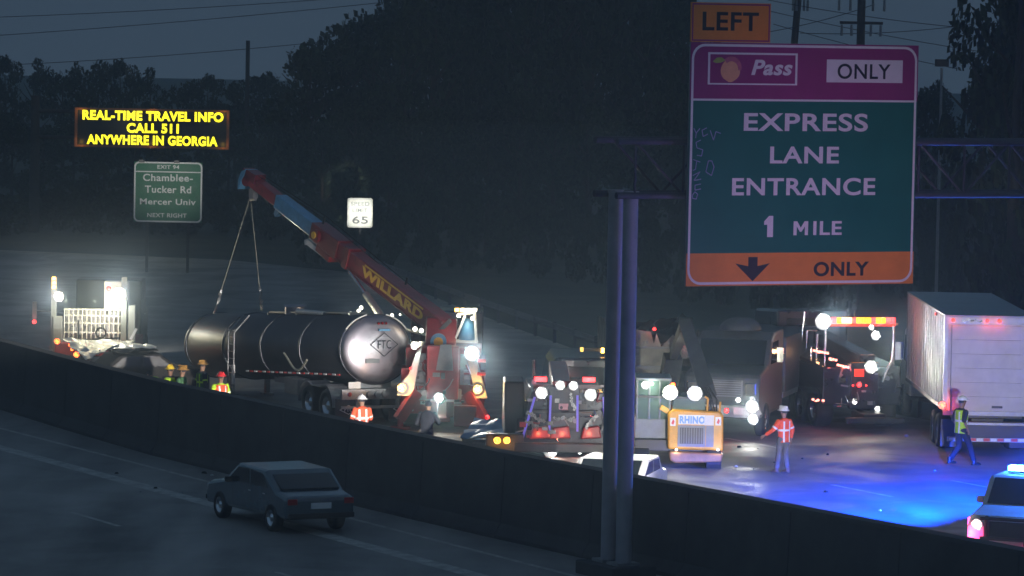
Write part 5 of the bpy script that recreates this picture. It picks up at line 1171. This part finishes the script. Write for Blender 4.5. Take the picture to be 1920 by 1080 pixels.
    # rear fenders, duals
    for s_ in (-1, 1):
        for y in (1.3, 2.6): wheel(root, s_ * .98, y, .52, .52, s_)
        wheel(root, s_ * 1.05, 8.2, .52, .32, s_)
        fd = MB(); pr = [(.6 + 0, .75), (.75, 1.12), (1.9, 1.3), (3.1, 1.15), (3.3, .75), (3.22, .75), (3.05, 1.08), (1.9, 1.22), (.8, 1.05), (.68, .75)]; fd.px(pr, s_ * .7, s_ * 1.24); fd.build('fender', M['navy'], root)
    ul = MB(); ul.b2((-.35, -.9, .3), (.35, .3, .55)); ul.b2((-.9, -1.0, .28), (.9, -.8, .45)); ul.build('underlift', M['black'], root, .03)
    rf = MB(); q = L_(1672, 700); rf.tube([Vector((q.x + .1, .2, 2.6)), Vector((q.x + .05, .2, 2.0)), Vector((q.x - .1, .2, 1.75)), Vector((q.x - .22, .2, 1.4))], .05); rf.build('chain_rack', M['chrome'], root)
    bo = MB(); bo.beam((.2, .5, 2.0), (.1, 4.8, 2.4), .5, .4); bo.build('boom', M['navy'], root, .04)
tow_right()

# ================================================================== BOX TRUCK
def box_truck():
    Rl, Fl = at(1772, 592, 3.9), at(1700, 547, 3.9); d = (Fl - Rl); L = 10.4; rz = math.atan2(-d.x, d.y); w_ = 2.55
    h = Vector((-sin(rz), cos(rz), 0)); r_ = Vector((cos(rz), sin(rz), 0)); C = Vector((Rl.x, Rl.y, 0)) + r_ * w_ / 2
    root = thing('box_truck', C, rz, 'large white box truck seen from its rear left corner on the right of the road', 'box truck')
    hw = w_ / 2; zb, zt = 1.22, 3.9
    bx = MB().b2((-hw + .02, .03, zb), (hw - .02, L, zt - .03)).build('cargo_box', M['boxwhite'], root)
    MB().b2((-hw, .0, zt - .03), (hw, L + .02, zt + .02)).build('roof', mat('roof_sheet', (.30, .36, .40), .5, 0, .2, 1), root)
    tr = MB()
    for x in (-hw + .05, hw - .05): tr.b2((x - .05, -.02, zb), (x + .05, .03, zt - .2))
    tr.b2((-hw, -.02, zt - .22), (hw, .03, zt - .03)); tr.b2((-hw, -.03, zb - .12), (hw, .04, zb)); tr.b2((-hw, .03, zb), (-hw + .02, L, zb + .12)); tr.b2((-hw - .0, L - .1, zb), (-hw + .05, L + .02, zt - .03)); tr.build('edge_trim', M['galv'], root)
    dr = MB()
    for k in range(6): z0 = zb + .02 + k * .4; dr.b2((-hw + .1, -.01, z0), (hw - .1, .029, z0 + .392))
    door = dr.build('rear_door', M['boxwhite'], root); MB().b2((.1, -.06, zb + .1), (.4, -.011, zb + .16)).build('door_handle', M['black'], door); MB().cyl((-hw + .2, -.03, zb), (-hw + .2, -.03, zt - .25), .012, n=6).build('lock_rod', M['grey'], door)
    rv = MB()
    for k in range(1, 17): rv.b2((-hw - .006, k * .61, zb + .12), (-hw + .02, k * .61 + .02, zt - .04))
    rv.build('side_seam', M['boxwhite'], root)
    fl = MB(); RR = random.Random(1)
    for k in range(5): x = -.75 + k * .12; fl.box((x, -.03, zt - .12 + RR.uniform(-.03, .03)), (.1, .01, .05), ry=RR.uniform(-.6, .6))
    fl.build('peeled_sticker', M['chrome'], root)
    for px in (1786, 1850, 1873):
        q = (px - 1772) / 66.9; lamp(root, (-hw + q + .02, -.05, zt - .12 + (0.0)), .05, emis('dim_red_lamp', (1, .06, .05), 3), 1.5, (1, .08, .06), 'marker_lamp')
    lamp(root, (-hw - .02, 2.2, zt - .1), .04, emis('dim_red_lamp', (1, .06, .05), 3), .8, (1, .08, .06), 'side_marker', d=(-1, 0, 0))
    lamp(root, (-hw - .02, -.03, 1.38), .10, emis('tail_red', (1, .10, .05), 8), 6, (1, .1, .06), 'tail_lamp')
    ch = MB(); ch.b2((-.45, .1, .75), (.45, 12.2, 1.0)); ch.b2((-1.0, .3, 1.0), (1.0, .5, 1.1)); ch.build('chassis', M['black'], root)
    st = MB(); st.b2((-.7, -.55, .88), (hw, -.05, .95)); st.build('lift_platform', M['galv'], root); lp = MB(); lp.b2((-.75, -.30, .5), (hw, -.12, .86)); lp.build('lift_frame', M['black'], root, .02)
    ug = MB(); ug.b2((-1.15, -.2, .38), (hw, -.1, .5)); ug.b2((-.6, -.1, .45), (-.5, .5, .8)); ug.b2((.5, -.1, .45), (.6, .5, .8)); g_ = ug.build('underrun_bar', M['galv'], root)
    for k in range(12):
        x = -1.1 + k * .195; MB().b2((x, -.208, .4), (x + .17, -.2005, .48)).build('reflective_dash', M['redtape'] if k % 2 else M['tape'], g_)
    for s_ in (-1, 1):
        for y in (1.9, 3.1): wheel(root, s_ * .98, y, .5, .5, s_)
        wheel(root, s_ * 1.05, 12.2, .48, .3, s_); MB().b2((s_ * .75, .9, .12), (s_ * 1.22, .92, .9)).build('mud_flap', M['black'], root)
    cb = MB(); cb.px([(10.7, .7), (13.6, .7), (13.7, 1.5), (12.8, 1.75), (12.3, 2.7), (10.7, 2.7)], -1.12, 1.12); cab = cb.build('cab', M['white'], root, .08)
    MB().px([(11.2, 1.7), (11.2, 2.5), (12.1, 2.5), (12.5, 1.7)], -1.135, -1.11).build('side_window', M['glass'], cab)
    for s_ in (-1, 1): MB().b2((s_ * 1.3 - .12, 12.2, 1.7), (s_ * 1.3 + .12, 12.28, 2.25)).build('side_mirror', M['chrome'], root)
box_truck()

# ================================================================== PATROL CARS
def patrol(loc, rz, label, bright=1):
    root = thing('patrol_car', loc, rz, label, 'police car')
    b = MB(); b.px([(-2.45, .4), (-2.5, .9), (-2.42, 1.15), (-2.2, 1.68), (-1.9, 1.74), (.35, 1.76), (1.15, 1.16), (2.2, 1.02), (2.42, .8), (2.42, .35)], -.96, .96); bd = b.build('body', M['white'], root, .1)
    MB().px([(.38, 1.68), (.47, 1.72), (1.16, 1.2), (1.08, 1.16)], -.8, .8).build('windscreen', M['glass'], bd); MB().px([(-2.42, 1.2), (-2.24, 1.62), (-2.28, 1.64), (-2.46, 1.2)], -.78, .78).build('rear_window', M['glass'], bd)
    for s_ in (-1, 1):
        MB().px([(-2.1, 1.2), (-1.95, 1.6), (-1.1, 1.64), (-1.1, 1.2)], s_ * .948, s_ * .972).build('side_window', M['glass'], bd)
        MB().px([(-1.0, 1.2), (-1.0, 1.64), (-.12, 1.66), (-.12, 1.2)], s_ * .948, s_ * .972).build('side_window', M['glass'], bd); MB().px([(-.02, 1.2), (-.02, 1.66), (.3, 1.64), (.92, 1.2)], s_ * .948, s_ * .972).build('side_window', M['glass'], bd)
        wa = MB()
        for y in (-1.45, 1.5):
            arc = [(y + .46 * cos(a), .38 + .46 * sin(a)) for a in [radians(k) for k in range(0, 181, 15)]]; wa.px(arc, s_ * .935, s_ * .968)
        wa.build('wheel_arch', M['black'], bd)
        for y in (-1.45, 1.5): wheel(root, s_ * .88, y, .38, .24, s_)
        MB().box((s_ * 1.06, .7, 1.22), (.2, .12, .15)).build('side_mirror', M['white'], root, .03)
        MB().b2((s_ * .955, -1.9, .75), (s_ * .97, 1.0, .85)).build('door_stripe', M['blue'], bd)
        MB().b2((s_ * .7, -2.53, 1.0), (s_ * .94, -2.44, 1.3)).build('tail_lamp', emis('tail_red', (1, .10, .05), 8), bd, .02)
        lamp(bd, (s_ * .72, 2.42, .82), .10, EW, 25 * bright, (1, .97, .9), 'headlight', d=(0, 1, -.05), spot=120)
    gb = MB(); gb.b2((-.55, 2.42, .5), (.55, 2.46, .92)); gb.build('grille', M['black'], bd); pb = MB()
    for x in (-.45, .45): pb.b2((x - .04, 2.46, .4), (x + .04, 2.6, 1.05))
    pb.b2((-.6, 2.55, .95), (.6, 2.62, 1.03)); pb.b2((-.6, 2.55, .5), (.6, 2.62, .58)); pb.build('push_bumper', M['black'], root, .01)
    lb = MB().b2((-.62, -.35, 1.79), (.62, -.05, 1.83)).build('light_bar', M['black'], root)
    for k in range(8):
        x = -.56 + k * .16; em, c = ((EB, (.05, .25, 1)) if k not in (3,) else (EC, (.3, .9, 1))); MB().b2((x - .07, -.36, 1.832), (x + .07, -.04, 1.95)).build('strobe_lens', em, lb, .01)
    return root
pc = patrol((12.15, 104.6, 0), radians(160), 'white patrol car with blazing blue light bar in the lower right corner')
light(pc, (0, -.6, 2.15), 900, (.02, .16, 1), .12); light(pc, (-.75, .4, 2.15), 400, (.02, .16, 1), .12); light(pc, (.9, 2.6, .6), 40, (1, .05, .25), .1); light(pc, (-.9, 2.6, .6), 40, (1, .05, .25), .1)
for s_ in (-1, 1): MB().b2((s_ * .93, 1.9, .72), (s_ * .99, 2.2, .95)).build('red_strobe', emis('pink_strobe', (1, .05, .3), 12), pc, .02)
pc2 = patrol((12.2, 87.7, 0), radians(20), 'second white patrol car out of view, placed to light sign and crew', 1)  # unseen car, placed as the source of light on sign and crew
def spotworld(parent, pos, target, W_, col, size, r=.1):
    o = light(parent, pos, W_, col, r, size, blend=1); d = parent.matrix_basis.inverted().to_3x3() @ (Vector(target) - parent.matrix_basis @ Vector(pos)); o.rotation_euler = d.to_track_quat('-Z', 'Y').to_euler()
bpy.context.view_layer.update()
spotworld(pc2, (-.7, 2.7, 1.3), (5, 127, 2.0), 34000, (1, .93, .84), 19)  # spot added at the unseen car to brighten worker and excavator
spotworld(pc2, (-.5, 1.2, 2.3), (5.5, 102.6, 9.2), 1500, (.92, .46, .74), 46); spotworld(pc2, (-.6, 2.7, 1.5), (-6.5, 128, 1.6), 120000, (1, .93, .84), 17); spotworld(pc2, (.5, 1.2, 2.3), (3.4, 101.4, 7.2), 1100, (.22, .2, 1), 60)  # more added spots: pink for the sign, white for the crew, violet for posts
spotworld(pc, (.2, -.3, 2.2), (13.2, 127, 2.4), 8000, (1, .95, .9), 20)  # white spot added to brighten the officer and the box truck rear
for tx, ty, e_, sz_ in ((9.4, 112.0, 260000, 26), (11.2, 112.6, 380000, 28), (13.6, 112.6, 380000, 28), (12.0, 118.0, 220000, 13)):
    spotworld(pc, (0, -.5, 2.3), (tx, ty, 0), e_, (.0, .055, 1), sz_, .12)
def car_trim(root, bd):
    for s_ in (-1, 1):
        MB().box((s_ * .98, .75, 1.02), (.18, .12, .13)).build('side_mirror', M['black'], root, .03)
        sm_ = MB()
        for y in (-.27, .72): sm_.b2((s_ * .874, y - .008, .42), (s_ * .883, y + .008, .98))
        sm_.build('door_seam', M['black'], bd)
        for y in (-.15, -.95): MB().b2((s_ * .878, y - .2, .84), (s_ * .9, y - .05, .87)).build('door_handle', M['chrome'], bd)
    MB().b2((-.85, 2.3, .38), (.85, 2.36, .5)).build('front_bumper', M['black'], root, .02); MB().b2((-.85, -2.36, .38), (.85, -2.3, .5)).build('rear_bumper', M['black'], root, .02)
    MB().b2((-.26, -2.33, .6), (.26, -2.305, .74)).build('licence_plate', M['tape'], bd)
def pickup_roof():
    o = at(515, 872, 1.42); root = thing('grey_car', (o.x + .1, o.y + .3, 0), radians(28), 'pale blue-grey car on the near carriageway just below the median wall', 'car')
    b = MB(); b.px([(-2.3, .35), (-2.3, .88), (-1.7, .98), (-1.05, 1.40), (.45, 1.43), (1.2, 1.0), (2.15, .85), (2.3, .6), (2.3, .3)], -.88, .88); bd = b.build('body', mat('car_blue_grey', (.11, .15, .18), .22, .3, .1, 2, coat=.9), root, .1)
    MB().px([(.43, 1.36), (.51, 1.40), (1.2, 1.04), (1.12, 1.0)], -.74, .74).build('windscreen', M['glass'], bd); MB().px([(-1.0, 1.34), (-1.08, 1.37), (-1.72, 1.02), (-1.64, .98)], -.74, .74).build('rear_window', M['glass'], bd)
    for s_ in (-1, 1):
        MB().px([(-1.25, 1.0), (-.95, 1.32), (-.3, 1.36), (-.3, 1.0)], s_ * .865, s_ * .888).build('side_window', M['glass'], bd); MB().px([(-.22, 1.0), (-.22, 1.36), (.38, 1.35), (.95, 1.0)], s_ * .865, s_ * .888).build('side_window', M['glass'], bd)
        for y in (-1.45, 1.45): wheel(root, s_ * .8, y, .33, .22, s_)
        MB().b2((s_ * .55, 2.27, .62), (s_ * .84, 2.31, .76)).build('headlight', M['chrome'], bd, .02); MB().b2((s_ * .6, -2.31, .7), (s_ * .85, -2.28, .84)).build('tail_lamp', mat('red_lens', (.4, .01, .01), .3), bd, .02)
    car_trim(root, bd)
pickup_roof()

# ------------------------------------------------------------------ debris on the road
RD = random.Random(11)
for i in range(34):
    px, py = RD.choice([(RD.uniform(1380, 1760), RD.uniform(812, 885)), (RD.uniform(1200, 1700), RD.uniform(840, 1000)), (RD.uniform(200, 600), RD.uniform(860, 960))])
    p = at(px, py, .01); s_ = RD.uniform(.03, .09); mb = MB(); mb.box((0, 0, s_ * .3 + .012), (s_ * 1.6, s_, s_ * .6), rz=RD.uniform(0, 3), tx=.5, ty=.6)
    o = mb.build('debris_fragment', M[RD.choice(['white', 'black', 'char', 'galv'])], None, .004, (p.x, p.y, 0)); tag(o, 'small fragment of crash debris lying on the asphalt', 'debris', 'crash debris fragments on the road')

# ------------------------------------------------------------------ haze of smoke and damp air
hz = MB().b2((-652, -602, -1), (652, 702, 30)).build('haze', []) ; tag(hz, kind='stuff')
hm = bpy.data.materials.new('haze'); hm.use_nodes = True; n = hm.node_tree.nodes; n.remove(n['Principled BSDF'])
pv = n.new('ShaderNodeVolumePrincipled'); pv.inputs['Color'].default_value = (.60, .80, 1, 1); pv.inputs['Density'].default_value = .0008; pv.inputs['Anisotropy'].default_value = .6
hm.node_tree.links.new(pv.outputs[0], n['Material Output'].inputs['Volume']); hz.data.materials.append(hm)

sm = MB().sph((0, 0, 0), (32, 26, 8), 40, 20, -.999).build('smoke', [], None, 0, (-1, 152, .5)); tag(sm, kind='stuff')
sm_m = bpy.data.materials.new('smoke'); sm_m.use_nodes = True; n = sm_m.node_tree.nodes; n.remove(n['Principled BSDF'])
pv = n.new('ShaderNodeVolumePrincipled'); pv.inputs['Color'].default_value = (.68, .84, 1, 1); pv.inputs['Density'].default_value = .0034; pv.inputs['Anisotropy'].default_value = .86
sm_m.node_tree.links.new(pv.outputs[0], n['Material Output'].inputs['Volume']); sm.data.materials.append(sm_m)
